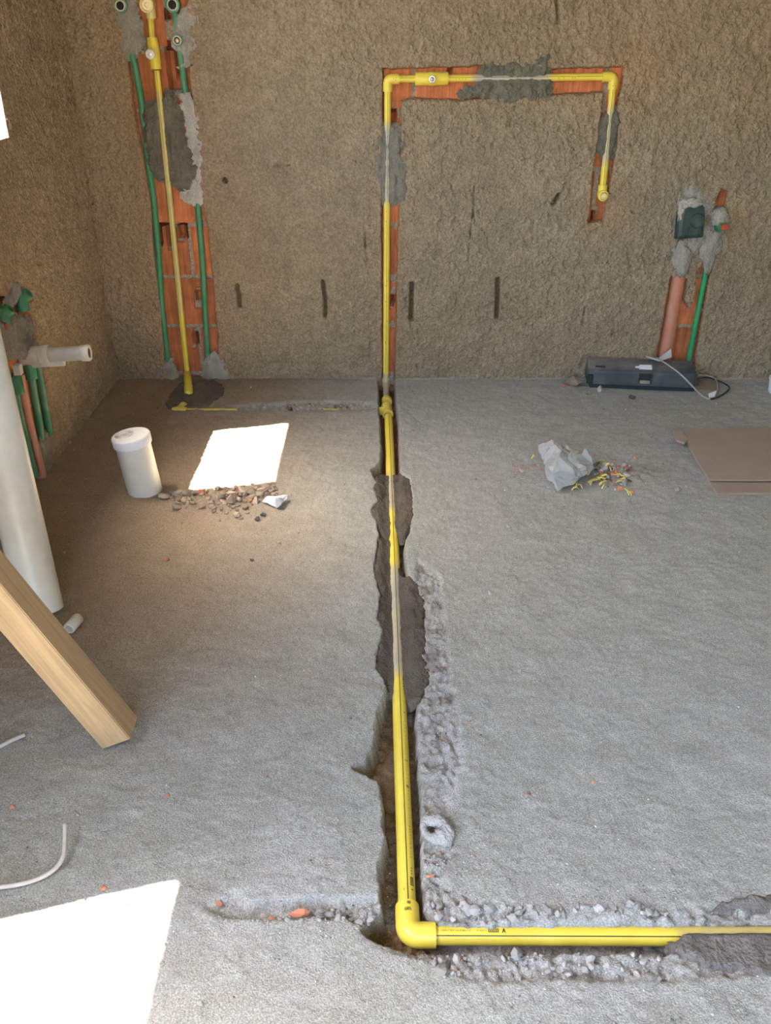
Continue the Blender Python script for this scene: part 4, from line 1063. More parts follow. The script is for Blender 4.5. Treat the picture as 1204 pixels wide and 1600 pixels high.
# ------------------------------------------------------------------ CAPPED DRAIN STUB in the floor
cb_ = Vector((-0.783, 2.592, 0)); ct = Vector((-0.803, 2.590, 0.196)); ca = (ct - cb_).normalized(); Lc = (ct - cb_).length
cp = thing('capped_pipe', 'short upright white pipe with a white cap standing in the floor', 'pipe', cb_)
add_sweep('pipe', lathe(cb_ - ca * 0.03, ca, [(0, 0.0552), (Lc + 0.02, 0.0552)], OUT, 40), 'white_plastic', cp)
def capcol(v):
    n = float(fbm(np.array([v.x + 0.013]), np.array([v.y]), 0.03, 900, 3)[0])
    d = math.hypot(v.x - ct.x + 0.022, v.y - ct.y - 0.006)
    k = min(1, max(0, (n * 0.9 + 0.35) * 1.2)) * (1 if d < 0.03 else 0) * (1 if (v - ct).dot(ca) > -0.003 else 0)
    return np.array((0.74, 0.73, 0.70)) * (1 - k) + np.array((0.20, 0.17, 0.14)) * k
prof = [(-0.030, 0.0555), (-0.030, 0.0605), (-0.004, 0.0610), (0.0, 0.0585)] + [(0.0004, 0.0575 - 0.0575 * i / 16) for i in range(17)]
add_sweep('cap', lathe(ct, ca, prof, OUT, 56), 'cap_plastic', cp, colfun=capcol)

# ------------------------------------------------------------------ LEANING WHITE PIPE, TIMBER POST
lb = Vector((-0.883, 1.895, 0.012)); lt = Vector((-1.068, 2.258, 1.32))
la = (lt - lb).normalized(); Ll = (lt - lb).length
lp = thing('white_pipe', 'long wide white plastic pipe leaning against the left wall', 'pipe', (lb.x, lb.y, 0))
add_sweep('pipe', lathe(lb, la, [(0.06, 0.0515), (0.0, 0.0515), (0.0, 0.0552), (Ll - 0.08, 0.0552), (Ll - 0.07, 0.060), (Ll, 0.060), (Ll, 0.0555), (Ll - 0.05, 0.055)], OUT, 48), 'white_plastic', lp)
pa = Vector((-0.42, -0.03, 0.90)).normalized()
e2 = Vector((0.03, 1.0, 0.0)); e2 = (e2 - pa * e2.dot(pa)).normalized()
e1 = e2.cross(pa); e1 = e1 if e1.x > 0 else -e1
W1, W2, LT = 0.070, 0.064, 1.27
q0 = on_floor(160, 1171, 0.002)           # lowest corner
bm = bmesh.new()
ring = [(0, 0), (W1, 0), (W1, W2), (0, W2)]
vs_ = []
NL = 14
rt_ = random.Random(9)
for i in range(NL + 1):
    t = LT * i / NL
    vs_.append([bm.verts.new(q0 + pa * t + e1 * a_ + e2 * b_) for a_, b_ in ring])
for i in range(NL):
    for k in range(4): bm.faces.new((vs_[i][k], vs_[i][(k + 1) % 4], vs_[i + 1][(k + 1) % 4], vs_[i + 1][k]))
bm.faces.new(vs_[0][::-1]); bm.faces.new(vs_[-1])
bmesh.ops.recalc_face_normals(bm, faces=bm.faces)
bmesh.ops.bevel(bm, geom=[e for e in bm.edges if e.calc_face_angle(0) > 0.5], offset=0.0018, segments=2, affect='EDGES')
me = bpy.data.meshes.new('timber_post'); bm.to_mesh(me); bm.free(); me.materials.append(M['timber'])
# local frame with z along the grain, so that the wood grain runs along the post
R = Matrix((e1, e2, pa)).transposed()
if R.determinant() < 0: R = Matrix((-e1, e2, pa)).transposed()
mw = Matrix.Translation(q0) @ R.to_4x4()
me.transform(mw.inverted())
post = bpy.data.objects.new('timber_post', me); C.objects.link(post); post.matrix_world = mw
tag(post, 'square pale timber post leaning at the left edge in front of the white pipe', 'timber')
rl = thing('pipe_offcut', 'small white plastic offcut lying at the foot of the leaning white pipe', 'offcut', on_floor(112, 976))
A = on_floor(107, 983, 0.0155); B = on_floor(123, 965, 0.0155)
ax_ = (B - A).normalized(); Lr = (B - A).length
add_sweep('tube', lathe(A, ax_, [(0.02, 0.010), (0.001, 0.010), (0.0, 0.0125), (0.003, 0.0148), (Lr - 0.003, 0.0148), (Lr, 0.0125), (Lr - 0.001, 0.010), (Lr - 0.02, 0.010)], UP, 24), 'white_plastic', rl)

# ------------------------------------------------------------------ CABLES on the floor at the left
def cable(name, label, pts, r, material, n=50, cat='cable', group=None):
    P = resample(pts, n)
    sw = sweep(P, [r] * n, UP, 12)
    o = make(name, sw[0], sw[1], material); tag(o, label, cat, group); return o
cable('electric_cable', 'grey bent cable end curling on the floor beside the near sun patch', [on_floor(-60, 1391, 0.006), on_floor(0, 1386, 0.006), on_floor(45, 1378, 0.006), on_floor(80, 1362, 0.008), on_floor(98, 1340, 0.014), on_floor(101, 1315, 0.022), on_floor(102, 1288, 0.030)], 0.0042, 'cable')
cable('electric_cable', 'short grey cable end lying below the timber post at the left edge', [on_floor(-40, 1182, 0.006), on_floor(0, 1166, 0.006), on_floor(20, 1156, 0.006), on_floor(39, 1148, 0.007)], 0.0045, 'cable', 30)

# ------------------------------------------------------------------ BLACK CASE against the back wall
cfl, cfr = on_floor(918, 603), on_floor(1087, 615)
mid = (cfl + cfr) / 2; yaw = math.atan2(cfr.y - cfl.y, cfr.x - cfl.x); CL = (cfr - cfl).length
yaw *= 0.55
case = thing('tool_case', 'dusty black plastic tool case lying on its side at the foot of the wall', 'case', (mid.x, mid.y + 0.055, 0.002), yaw)
hl = CL / 2
KD = np.array((0.030, 0.042, 0.046)); KDUST = np.array((0.20, 0.19, 0.165))
def loft(profile, xs, shrink, material, name, parent, colfun, cap=True):
    V, Fc = [], []
    n = len(profile)
    cy = sum(p[0] for p in profile) / n; cz = sum(p[1] for p in profile) / n
    for x, s in zip(xs, shrink):
        for (y, z) in profile: V.append((x, cy + (y - cy) * s, cz * s + (z - cz) * s if False else cz + (z - cz) * s))
    for l in range(len(xs) - 1):
        for i in range(n): Fc.append((l * n + i, (l + 1) * n + i, (l + 1) * n + (i + 1) % n, l * n + (i + 1) % n))
    if cap:
        Fc.append(tuple(range(n))); Fc.append(tuple((len(xs) - 1) * n + i for i in range(n - 1, -1, -1)))
    o = make(name, V, Fc, material, None, None, np.array([colfun(v) for v in V]), smooth=False)
    bm = bmesh.new(); bm.from_mesh(o.data); bmesh.ops.recalc_face_normals(bm, faces=bm.faces); bm.to_mesh(o.data); bm.free()
    o.parent = parent
    return o
def kcol(v):
    n = float(fbm(np.array([v[0] * 1.0 + 3]), np.array([v[1] + v[2]]), 0.08, 910, 4)[0])
    up = min(1, max(0, (v[2] - 0.068) / 0.016)) if v[1] > -0.042 else 0.12
    lft = min(1, max(0, (-0.02 - v[0]) / 0.15))
    k = min(0.9, max(0, 0.10 + up * (0.40 + 0.55 * lft) + 0.55 * n * (0.4 + up)))
    return KD * (1 - k) + KDUST * k
xs = [-hl, -hl + 0.006] + list(np.linspace(-hl + 0.03, hl - 0.03, 22)) + [hl - 0.006, hl]
sh = [0.93, 0.99] + [1.0] * 22 + [0.99, 0.93]
body_prof = [(-0.052, 0.014), (-0.053, 0.030), (-0.050, 0.062), (-0.046, 0.072), (-0.036, 0.078), (-0.010, 0.086), (0.020, 0.092), (0.048, 0.094), (0.055, 0.088), (0.056, 0.040), (0.055, 0.014)]
loft(body_prof, xs, sh, 'dark_case', 'shell', case, kcol)
lip = [(-0.060, 0.001), (-0.060, 0.010), (-0.056, 0.014), (0.055, 0.014), (0.055, 0.001)]
loft(lip, [-hl + 0.012, -hl + 0.02, 0, hl - 0.004, hl], [0.96, 1, 1, 1, 0.96], 'dark_case', 'rim', case, lambda v: KD * 0.5)
# latch recess with a broken latch, label, broken corner
def sub_box(name, lo, hi, material, bevel=0.0):
    V, Fc = box_mesh(lo, hi)
    o = make(name, V, Fc, material, case, smooth=False)
    if bevel:
        bm = bmesh.new(); bm.from_mesh(o.data); bmesh.ops.bevel(bm, geom=list(bm.edges), offset=bevel, segments=1, affect='EDGES'); bm.to_mesh(o.data); bm.free()
    return o
lx = (on_floor(1001, 600) - mid).x
sub_box('latch_recess', (lx - 0.026, -0.0545, 0.024), (lx + 0.026, -0.0495, 0.068), 'black_plastic', 0.001)
sub_box('latch', (lx - 0.021, -0.060, 0.025), (lx + 0.021, -0.054, 0.040), 'steel', 0.002)
sub_box('latch_frame', (lx - 0.031, -0.0560, 0.022), (lx - 0.026, -0.0500, 0.070), 'dark_stone', 0.001)
sub_box('latch_frame', (lx + 0.026, -0.0560, 0.022), (lx + 0.031, -0.0500, 0.070), 'dark_stone', 0.001)
lv = [(lx - 0.026, -0.0345, 0.0800), (lx + 0.026, -0.0345, 0.0800), (lx + 0.027, -0.004, 0.0892), (lx - 0.022, -0.006, 0.0888), (lx - 0.024, -0.014, 0.0864), (lx - 0.040, -0.018, 0.0852), (lx - 0.040, -0.026, 0.0828), (lx - 0.026, -0.028, 0.0822)]
keep_l = make('paper_label', lv + [(a_, b_, c_ - 0.001) for a_, b_, c_ in lv], [tuple(range(8)), tuple(range(15, 7, -1))] + [(i, 8 + i, 8 + (i + 1) % 8, (i + 1) % 8) for i in range(8)], 'paper', case, smooth=False)
keep_l['label'] = 'white paper label'
sub_box('broken_corner', (-hl - 0.003, -0.0575, 0.016), (-hl + 0.022, -0.046, 0.055), 'black_plastic', 0.003)
sub_box('crack', (-hl + 0.03, -0.030, 0.0785), (-hl + 0.07, -0.018, 0.0835), 'black_plastic', 0.001)
# things on and beside the case
w0 = on_wall(1040, 556)
def scrap(name, label, pts, material, cat, thick=0.0012, group=None):
    P = [Vector(p) for p in pts]; n = len(P)
    nrm = (P[1] - P[0]).cross(P[2] - P[0]).normalized() * thick
    V = P + [p + nrm for p in P]
    Fc = [tuple(range(n)), tuple(range(2 * n - 1, n - 1, -1))] + [(i, n + i, n + (i + 1) % n, (i + 1) % n) for i in range(n)]
    o = make(name, V, Fc, material, smooth=False)
    bm = bmesh.new(); bm.from_mesh(o.data); bmesh.ops.recalc_face_normals(bm, faces=bm.faces); bm.to_mesh(o.data); bm.free()
    tag(o, label, cat, group); return o
def at_y(px, py, y):
    d = ray(px, py); t = y / d.y; return Vector((d.x * t, y, CAM_H + d.z * t))
scrap('plastic_scrap', 'pale plastic strip sticking up behind the black case', [at_y(1008, 556, 3.58), at_y(1026, 561, 3.565), at_y(1048, 545, 3.59), at_y(1049, 558, 3.57), at_y(1030, 565, 3.555), at_y(1010, 559, 3.57)], 'bag_plastic', 'scrap')
def loop_at(l): return [on_floor(px, py, z) for px, py, z in l]
cable('loose_cable', 'thin grey cable slanting over the front of the black case to the floor',
      [at_y(1026, 559, 3.56), at_y(1046, 572, 3.46), at_y(1064, 586, 3.43), at_y(1081, 603, 3.41)] + loop_at([(1096, 618, 0.006), (1108, 623, 0.004), (1117, 618, 0.004), (1121, 605, 0.006), (1117, 592, 0.012), (1105, 587, 0.02), (1090, 586, 0.03)]), 0.0032, 'thin_cable', 60)
cable('loose_cable', 'black cable looped on the floor at the right end of the case',
      loop_at([(1088, 592, 0.02), (1105, 590, 0.012), (1124, 596, 0.006), (1138, 604, 0.005), (1136, 611, 0.004), (1122, 620, 0.004), (1110, 624, 0.008)]), 0.0028, 'black_plastic', 50)
scrap('plastic_scrap', 'small white plastic tag inside the cable loop', loop_at([(1106, 615, 0.006), (1119, 610, 0.016), (1116, 620, 0.008), (1107, 621, 0.004)]), 'paper', 'scrap')
scrap('cardboard_scrap', 'brown scrap on the floor inside the cable loop', loop_at([(1090, 596, 0.003), (1117, 594, 0.003), (1120, 606, 0.003), (1112, 612, 0.003), (1092, 608, 0.003)]), 'cardboard', 'scrap')

# ------------------------------------------------------------------ CARDBOARD SHEET at the right
cbd = thing('cardboard_sheet', 'flat folded brown cardboard sheet lying at the right edge of the floor', 'cardboard', on_floor(1140, 720))
def sheet(name, pix, z, th, material='cardboard', noise=0.003):
    P = [on_floor(px, py, z) for px, py in pix]; n = len(P)
    bm = bmesh.new()
    f = bm.faces.new([bm.verts.new(p) for p in P])
    bmesh.ops.triangulate(bm, faces=[f])
    bmesh.ops.subdivide_edges(bm, edges=bm.edges[:], cuts=5, use_grid_fill=True)
    for v in bm.verts: v.co.z += noise * float(fbm(np.array([v.co.x]), np.array([v.co.y]), 0.15, 930, 2)[0])
    r = bmesh.ops.extrude_face_region(bm, geom=bm.faces[:])
    for v in [g_ for g_ in r['geom'] if isinstance(g_, bmesh.types.BMVert)]: v.co.z -= th
    bmesh.ops.recalc_face_normals(bm, faces=bm.faces)
    me = bpy.data.meshes.new(name); bm.to_mesh(me); bm.free(); me.materials.append(M[material])
    o = bpy.data.objects.new(name, me); C.objects.link(o); keep(o, cbd); return o
sheet('top_layer', [(1073, 671), (1130, 669), (1220, 667), (1330, 664), (1330, 750), (1204, 749), (1109, 748), (1096, 730), (1084, 712), (1076, 692), (1070, 684)], 0.024, 0.006)
sheet('bottom_flap', [(1072, 690), (1086, 714), (1098, 733), (1104, 744), (1112, 758), (1120, 769.5), (1204, 769.5), (1330, 771), (1330, 700), (1204, 690), (1100, 690)], 0.013, 0.009)
sheet('torn_corner', [(1050, 672), (1060, 673), (1070, 684), (1074, 690), (1068, 694), (1056, 690), (1052, 682)], 0.020, 0.008, noise=0.02)

# ------------------------------------------------------------------ WHITE TUB at the right edge
tb = on_floor(1224, 622)
tub = thing('white_tub', 'white plastic tub cut off by the right edge near the wall', 'tub', (tb.x + 0.01, tb.y + 0.05, 0))
c_ = Vector((tb.x + 0.01, tb.y + 0.05, 0.001))
add_sweep('tub', lathe(c_, UP, [(0, 0.048), (0.006, 0.053), (0.055, 0.057), (0.058, 0.060), (0.066, 0.060), (0.066, 0.055), (0.010, 0.050), (0.010, 0.0)], OUT, 36), 'cap_plastic', tub, col=(0.72, 0.75, 0.80))

# ------------------------------------------------------------------ WHITE CRUMPLED BAG and PAPER
def crumple(name, label, cat, verts, tris, material, seed, amp, cuts=3, th=0.0008):
    P = [on_floor(px, py, z) for px, py, z in verts]
    bm = bmesh.new()
    vs = [bm.verts.new(p) for p in P]
    for t in tris: bm.faces.new([vs[i] for i in t])
    bmesh.ops.subdivide_edges(bm, edges=bm.edges[:], cuts=cuts, use_grid_fill=True)
    rr = random.Random(seed)
    for v in bm.verts:
        n1 = float(fbm(np.array([v.co.x + v.co.z]), np.array([v.co.y - v.co.z]), 0.05, seed, 3)[0]); n2 = float(fbm(np.array([v.co.x - 7]), np.array([v.co.y + 3]), 0.03, seed + 5, 2)[0])
        v.co += Vector((n2 * amp, n1 * amp, abs(n1) * amp * 1.3)); v.co.z = max(v.co.z, 0.004)
    bmesh.ops.recalc_face_normals(bm, faces=bm.faces)
    r = bmesh.ops.solidify(bm, geom=bm.faces[:], thickness=th)
    me = bpy.data.meshes.new(name); bm.to_mesh(me); bm.free(); me.materials.append(M[material])
    o = bpy.data.objects.new(name, me); C.objects.link(o); tag(o, label, cat); return o
bag_v = [(839, 696, 0.02), (861, 690, 0.075), (886, 699, 0.060), (905, 712, 0.075), (914, 703, 0.10), (926, 727, 0.035), (921, 743, 0.015), (896, 755, 0.012), (869, 768, 0.006), (858, 748, 0.010), (848, 722, 0.012),
         (878, 716, 0.095), (893, 738, 0.060), (866, 738, 0.065)]
bag_t = [(0, 10, 1), (1, 10, 11), (1, 11, 2), (2, 11, 3), (3, 4, 5), (3, 5, 12), (11, 12, 3), (5, 6, 12), (6, 7, 12), (7, 8, 13), (7, 13, 12), (11, 13, 12), (10, 13, 11), (10, 9, 13), (9, 8, 13)]
crumple('plastic_bag', 'crumpled white plastic bag on the floor beside the yellow shavings', 'bag', bag_v, bag_t, 'bag_plastic', 41, 0.016, 5)
pv = [(410, 784, 0.004), (415, 776, 0.015), (428, 775, 0.022), (440, 774, 0.020), (452, 774, 0.012), (449, 782, 0.010), (441, 788, 0.010), (433, 795, 0.003), (420, 789, 0.006), (432, 782, 0.034)]
pt = [(0, 8, 9), (0, 9, 1), (1, 9, 2), (2, 9, 3), (3, 9, 4), (4, 9, 5), (5, 9, 6), (6, 9, 7), (7, 9, 8)]
crumple('paper_scrap', 'crumpled white paper scrap at the right end of the rubble pile', 'paper', pv, pt, 'paper', 43, 0.009, 3)

# ------------------------------------------------------------------ STONES, CHIPS, SHAVINGS
rs_ = random.Random(77)
def stone_mesh(seed, material, flat=0.7):
    rr = random.Random(seed * 31 + 5)
    bm = bmesh.new()
    for i in range(17):          # a broken lump: the hull of scattered points
        v = Vector((rr.gauss(0, 1), rr.gauss(0, 1), rr.gauss(0, 1))).normalized() * rr.uniform(0.72, 1.08)
        bm.verts.new((v.x, v.y * 0.82, v.z * flat))
    r = bmesh.ops.convex_hull(bm, input=bm.verts)
    bmesh.ops.delete(bm, geom=[g_ for g_ in r['geom_interior'] if isinstance(g_, bmesh.types.BMVert)], context='VERTS')
    bmesh.ops.recalc_face_normals(bm, faces=bm.faces)
    me = bpy.data.meshes.new('stone'); bm.to_mesh(me); bm.free(); me.materials.append(M[material]); return me
STONES = {m_: [stone_mesh(i + 10 * j, m_, 0.72 if m_ != 'brick_chip' else 0.42) for i in range(7)] for j, m_ in enumerate(('stone', 'pale_stone', 'dark_stone', 'brick_chip', 'brown_stone'))}
def stone(name, label, cat, px, py, size_px, material, group=None, sx=1.0, z=None, rot=None, lift=0.45, sy=1.0):
    p = on_floor(px, py, 0.0 if z is None else z)
    s = size_px / (0.6525 * (py - 30)) / 2
    me = rs_.choice(STONES[material])
    o = bpy.data.objects.new(name, me); C.objects.link(o)
    o.scale = (s * sx, s * sy, s)
    zz = floor_z(p.x, p.y) if z is None else z
    fl = 0.42 if material == 'brick_chip' else 0.72
    o.location = (p.x, p.y, zz + s * fl * lift * 1.1)
    o.rotation_euler = (rs_.uniform(-.3, .3), rs_.uniform(-.3, .3), rs_.uniform(0, 6.28) if rot is None else rot)
    tag(o, label, cat, group); return o
# named chips lying on their own
for (px, py, s, m_, lab, sx) in (
        (260, 876, 13, 'brick_chip', 'orange brick chip alone on the floor below the capped pipe', 1.0),
        (312, 773, 26, 'brick_chip', 'largest flat orange brick chip in the rubble beside the capped pipe', 1.0),
        (391, 785, 11, 'brick_chip', 'orange brick crumb between rubble pile and white paper', 1.0),
        (341, 1409, 22, 'brick_chip', 'pink brick chip at the left end of the near shallow groove', 1.0),
        (424, 1425, 16, 'brick_chip', 'orange brick chip at the narrow start of the near groove', 1.0),
        (468, 1423, 40, 'brick_chip', 'long flat orange brick chip lying in the near groove', 1.0),
        (671, 1367, 16, 'brick_chip', 'pink brick chip on the right rim of the channel near the elbow', 0.9),
        (162, 1388, 14, 'brick_chip', 'orange brick crumb above the near sun patch', 1.0),
        (19, 1262, 12, 'brick_chip', 'orange brick crumb at the left edge above the bent cable', 1.0),
        (262, 1243, 9, 'brick_chip', 'red brick crumb right of the bent cable', 1.0),
        (826, 1242, 9, 'brick_chip', 'red brick crumb alone on the right half of the floor', 1.0),
        (926, 1223, 7, 'brick_chip', 'small red crumb right of the red brick crumb', 1.0),
        (992, 716, 9, 'brick_chip', 'red brick crumb right of the yellow shavings', 1.0),
        (880, 604, 10, 'brick_chip', 'orange brick crumb left of the black case', 1.0),
        (108, 692, 12, 'brick_chip', 'orange brick crumb at the foot of the left wall', 1.0),
        (433, 877, 0, None, '', 0)):
    if m_: stone('brick_chip', lab, 'brick chip', px, py, s, m_, sx=sx, sy=0.4 if s > 15 else 1.0, rot=rs_.uniform(-.3, .3))
for (px, py, s, m_, lab) in (
        (402, 813, 13, 'dark_stone', 'dark lump below the rubble pile, left one of a pair'),
        (411, 806, 11, 'dark_stone', 'dark lump below the white paper, right one of a pair'),
        (393, 876, 9, 'dark_stone', 'small dark crumb on the floor below the dark pair'),
        (765, 926, 10, 'pale_stone', 'pale pebble right of the long mortar patch'),
        (793, 824, 8, 'pale_stone', 'small pale pebble below the plastic bag'),
        (1058, 767, 12, 'stone', 'grey pebble left of the cardboard sheet'),
        (1071, 763, 6, 'pale_stone', 'tiny white pebble left of the cardboard sheet'),
        (988, 623, 14, 'dark_stone', 'dark crumb on the floor in front of the black case'),
        (936, 611, 15, 'pale_stone', 'pale crumb under the left end of the black case'),
        (918, 617, 14, 'stone', 'grey crumb left of the black case front'),
        (895, 602, 30, 'brown_stone', 'brown heap of mortar at the left end of the black case'),
        (436, 849, 7, 'stone', 'grey pebble right of the small dark crumb'),
        (313, 1570, 14, 'pale_stone', 'pale stone beside the near sun patch'),
        (1112, 1585, 9, 'pale_stone', 'pale pebble at the bottom right of the floor')):
    stone('pebble', lab, 'pebble', px, py, s, m_)
# rubble pile under the far sun patch
for k in range(240):
    t = rs_.random() ** 0.8
    px = 262 + 165 * t + rs_.uniform(-8, 8)
    base = 778 - 14 * t + 8 * math.sin(3.1 * t)
    py = base + rs_.gauss(0, 1) * (5 + 9 * math.sin(math.pi * t)) + 4 * math.sin(math.pi * t)
    if px < 300: py = max(py, 772)
    py = max(py, 757 if px > 350 else 764)
    s = max(4, rs_.lognormvariate(2.1, 0.42)); s = min(s, 19)
    m_ = 'stone' if rs_.random() < 0.88 else 'brick_chip'
    if m_ == 'stone': stone('rubble_stone', 'small brown crumb in the rubble pile below the far sun patch', 'rubble', px, py, s, 'brown_stone', 'rubble pile below the far sun patch')
    else: stone('rubble_chip', 'small orange crumb in the rubble pile below the far sun patch', 'rubble', px, py, min(s, 8), m_, 'orange crumbs of the rubble pile')
for (px, py, s, lab) in ((347, 783, 24, 'flat grey mortar flake in the middle of the rubble pile'), (362, 789, 28, 'largest grey mortar flake at the lower edge of the rubble pile'), (290, 774, 15, 'reddish flake at the left end of the rubble pile'), (378, 771, 18, 'brown lump at the top of the rubble pile')):
    stone('mortar_flake', lab, 'rubble', px, py, s, 'brown_stone', sy=0.7)
# broken stones in the near channel and groove
for k in range(230):
    px = rs_.uniform(665, 1040); up = rs_.random() < 0.6
    py = rs_.uniform(1412, 1433) + (2 if px > 740 else -10 * rs_.random()) if up else rs_.uniform(1488, 1528)
    s = min(24, max(4, rs_.lognormvariate(2.05, 0.5)))
    stone('channel_stone', 'pale broken concrete stone beside the near cross pipe', 'rubble', px, py, s, 'pale_stone' if rs_.random() < .75 else 'stone', 'broken stones along the near cross pipe')
for k in range(46):
    px = rs_.uniform(495, 585); py = rs_.uniform(1412, 1434) + (px - 495) * 0.12
    s = min(22, max(5, rs_.lognormvariate(2.35, 0.4)))
    stone('groove_stone', 'pale stone heaped at the right end of the near groove', 'rubble', px, py, s, 'pale_stone' if rs_.random() < .9 else 'stone', 'stones at the end of the near groove')
for k in range(22):
    px = rs_.uniform(330, 500); py = rs_.uniform(1428, 1442)
    stone('groove_crumb', 'pale crumb along the left half of the near groove', 'rubble', px, py, min(14, max(4, rs_.lognormvariate(1.9, 0.4))), 'pale_stone', 'crumbs along the left half of the near groove')
for k in range(26):
    px = rs_.uniform(382, 588); py = 634 + rs_.gauss(0, 2.5)
    stone('branch_crumb', 'dark crumb in the shallow groove along the buried branch pipe', 'rubble', px, py, min(12, max(3, rs_.lognormvariate(1.7, 0.4))), 'dark_stone' if rs_.random() < .45 else 'stone', 'crumbs along the buried branch pipe')
# ring-shaped broken lump
bm = bmesh.new()
V, Fc = [], []
RN, rn_ = 28, 10
for i in range(RN):
    an = 2 * math.pi * i / RN
    big = 0.0165 * (1 + 0.18 * math.cos(2 * an + 0.6)); sm = 0.0105 * (1 + 0.35 * math.sin(an + 2.2))
    for j in range(rn_):
        b_ = 2 * math.pi * j / rn_
        n = float(fbm(np.array([math.cos(an) * 2 + math.cos(b_)]), np.array([math.sin(an) * 2 + math.sin(b_)]), 0.7, 950, 3)[0])
        r = sm * (1 + 0.5 * n + 0.10 * rs_.uniform(-1, 1))
        V.append(((big + r * math.cos(b_)) * math.cos(an), (big + r * math.cos(b_)) * math.sin(an) * 1.5, r * math.sin(b_) * 0.9 + 0.007))
for i in range(RN):
    for j in range(rn_): Fc.append((i * rn_ + j, ((i + 1) % RN) * rn_ + j, ((i + 1) % RN) * rn_ + (j + 1) % rn_, i * rn_ + (j + 1) % rn_))
o = make('mortar_ring', V, Fc, 'mortar', None, None, (0.40, 0.385, 0.35)); q = on_floor(679, 1299)
o.location = (q.x, q.y, floor_z(q.x, q.y) + 0.002); o.rotation_euler = (0.1, -0.1, 0.5)
tag(o, 'pale ring shaped lump of broken mortar beside the channel', 'mortar lump')
# yellow shavings and crumbs beside the bag
def shaving(px, py, ln, ang, w, label, group):
    c = on_floor(px, py, 0.010); n = 8; V, Fc = [], []
    bend = rs_.uniform(-0.7, 0.7)
    a_ = ang; p = c.copy()
    for i in range(n):
        d_ = Vector((math.cos(a_), math.sin(a_), 0)); s_ = Vector((-d_.y, d_.x, 0.4)).normalized()
        z = 0.006 + 0.010 * math.sin(math.pi * i / (n - 1)) * rs_.uniform(0.6, 1.2)
        for q in (s_ * w, -s_ * w): V.append(Vector((p.x, p.y, z)) + q + UP * 0.0012)
        for q in (-s_ * w, s_ * w): V.append(Vector((p.x, p.y, z)) + q - UP * 0.0006)
        p = p + d_ * ln / n; a_ += bend / n
    for i in range(n - 1):
        for k in range(4): Fc.append((4 * i + k, 4 * i + (k + 1) % 4, 4 * (i + 1) + (k + 1) % 4, 4 * (i + 1) + k))
    Fc += [(3, 2, 1, 0), tuple(4 * (n - 1) + k for k in range(4))]
    o = make('plastic_shaving', V, Fc, 'yellow_scrap'); tag(o, label, 'shaving', group)
for (px, py, ln, ang, w) in ((918, 752, .06, .35, .007), (922, 756, .035, 1.2, .005), (935, 744, .04, .2, .007), (948, 722, .035, 2.6, .005), (960, 740, .05, -.9, .004), (972, 762, .05, -1.1, .004), (893, 764, .03, .3, .004),
                         (900, 760, .03, 1.4, .004), (962, 752, .035, -.4, .004), (830, 715, .02, .5, .004), (940, 762, .03, .8, .003), (980, 768, .025, -1.0, .003), (927, 748, .05, .1, .008), (936, 756, .05, .5, .006), (955, 735, .025, 1.9, .005), (968, 748, .03, -.6, .005), (910, 762, .03, 2.2, .004), (945, 728, .03, .3, .005)):
    shaving(px, py, ln, ang, w * 0.62, 'yellow pipe shaving in the litter right of the plastic bag', 'yellow shavings beside the plastic bag')
for k in range(115):
    px = rs_.gauss(956, 19); py = 740 + rs_.gauss(0, 10) + 0.25 * (px - 955)
    if px < 925: px = 925 + rs_.random() * 20
    r = rs_.random()
    m_ = 'brick_chip' if r < .35 else ('pale_stone' if r < .8 else 'dark_stone')
    nm = {'brick_chip': 'orange', 'pale_stone': 'pale', 'dark_stone': 'dark'}[m_]
    stone('litter_crumb', nm + ' crumb in the litter heap right of the plastic bag', 'litter', px, py, min(15, max(3.5, rs_.lognormvariate(1.85, 0.45))), m_, nm + ' crumbs of the litter heap')
for k in range(22):
    px = rs_.uniform(785, 850); py = 733 + rs_.gauss(0, 4)
    m_ = 'brick_chip' if rs_.random() < .5 else 'stone'
    nm = 'orange' if m_ == 'brick_chip' else 'grey'
    stone('litter_crumb', nm + ' crumb trailing left of the plastic bag', 'litter', px, py, max(3, rs_.lognormvariate(1.6, 0.4)), m_, nm + ' crumbs left of the bag')
# grit strewn over the whole floor: too small and too many to pick apart
rg = np.random.default_rng(4)
NG = 5200
gx = rg.uniform(WALL_X + 0.02, 1.7, NG); gy = 0.75 + (WALL_Y - 0.8) * rg.random(NG) ** 1.15
nz_ = fbm(gx, gy, 0.3, 960, 3)
k = rg.random(NG) < (0.35 + 0.6 * np.clip(nz_ + 0.3, 0, 1))
gx, gy = gx[k], gy[k]
ex = []
for a_, b_, n_ in ((on_floor(700, 1000), 0.07, 260), (on_floor(690, 1150), 0.05, 300), (on_floor(690, 1350), 0.05, 260), (on_floor(450, 1425), 0.12, 260), (on_floor(860, 1420), 0.2, 500), (on_floor(860, 1505), 0.2, 400), (on_floor(350, 785), 0.14, 260), (on_floor(1000, 625), 0.15, 120), (on_floor(640, 880), 0.06, 120)):
    q = rg.normal(0, 1, (n_, 2)) * np.array([b_, b_ * 0.45 if n_ > 250 else b_]); ex.append(np.array([a_.x, a_.y]) + q)
ex = np.concatenate(ex); gx = np.concatenate([gx, ex[:, 0]]); gy = np.concatenate([gy, ex[:, 1]])
ok = (gx > WALL_X + .01) & (gy < WALL_Y - .01) & (gy > 0.72)
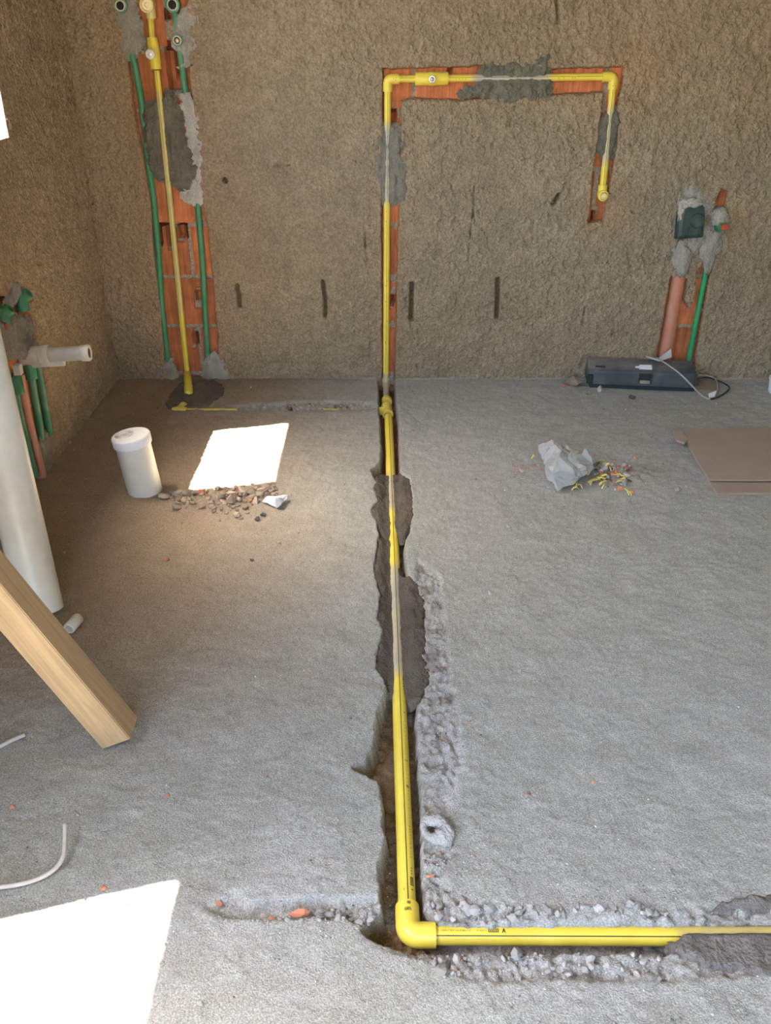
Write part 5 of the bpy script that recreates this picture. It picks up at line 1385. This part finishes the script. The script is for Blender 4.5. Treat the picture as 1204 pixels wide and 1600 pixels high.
ok &= (np.hypot(gx - cb_.x, gy - cb_.y) > 0.075) & (np.hypot(gx - c_.x, gy - c_.y) > 0.075)          # none under what stands on the floor
ok &= near_sd(gx, gy, FP([(905, 560), (1100, 560), (1100, 622), (905, 612)]), 0.2) > 0
ok &= near_sd(gx, gy, FP([(1048, 664), (1340, 660), (1340, 775), (1116, 774)]), 0.2) > 0
ok &= (line_d(gx, gy, MAIN_L) > 0.022) & (line_d(gx, gy, CROSS_L) > 0.022) & (np.hypot(gx - CORNER.x, gy - CORNER.y) > 0.05)
gx, gy = gx[ok], gy[ok]
gz, _ = floor_eval(gx, gy)
n = len(gx); sz = np.minimum(0.0011 * np.exp(rg.normal(0, 0.5, n)), 0.0045)
oct_v = np.array([(1, 0, 0), (0, 1, 0), (-1, 0, 0), (0, -1, 0), (0, 0, .8), (0, 0, -.8)])
jit = 1 + 0.35 * rg.uniform(-1, 1, (n, 6, 1))
an = rg.uniform(0, 6.28, n); ca_, sa_ = np.cos(an), np.sin(an)
O = oct_v[None] * jit
X = O[..., 0] * ca_[:, None] - O[..., 1] * sa_[:, None]; Y = O[..., 0] * sa_[:, None] + O[..., 1] * ca_[:, None]
VV = np.stack([X, Y, O[..., 2]], -1) * sz[:, None, None] + np.stack([gx, gy, gz + sz * 0.5], 1)[:, None, :]
of = np.array([(0, 1, 4), (1, 2, 4), (2, 3, 4), (3, 0, 4), (1, 0, 5), (2, 1, 5), (3, 2, 5), (0, 3, 5)])
FF = (of[None] + (np.arange(n) * 6)[:, None, None]).reshape(-1, 3)
pick = rg.random(n)
gc = np.where(pick[:, None] < 0.14, np.array([[0.62, 0.60, 0.56]]), np.where(pick[:, None] < 0.24, np.array([[0.40, 0.17, 0.10]]), np.where(pick[:, None] < 0.40, np.array([[0.15, 0.13, 0.11]]), np.array([[0.36, 0.34, 0.31]]))))
o = make('grit', VV.reshape(-1, 3), FF, 'mortar', None, None, np.repeat(gc, 6, 0), smooth=False)
tag(o, 'fine grey grit and crumbs strewn over the concrete floor', 'grit', kind='stuff')
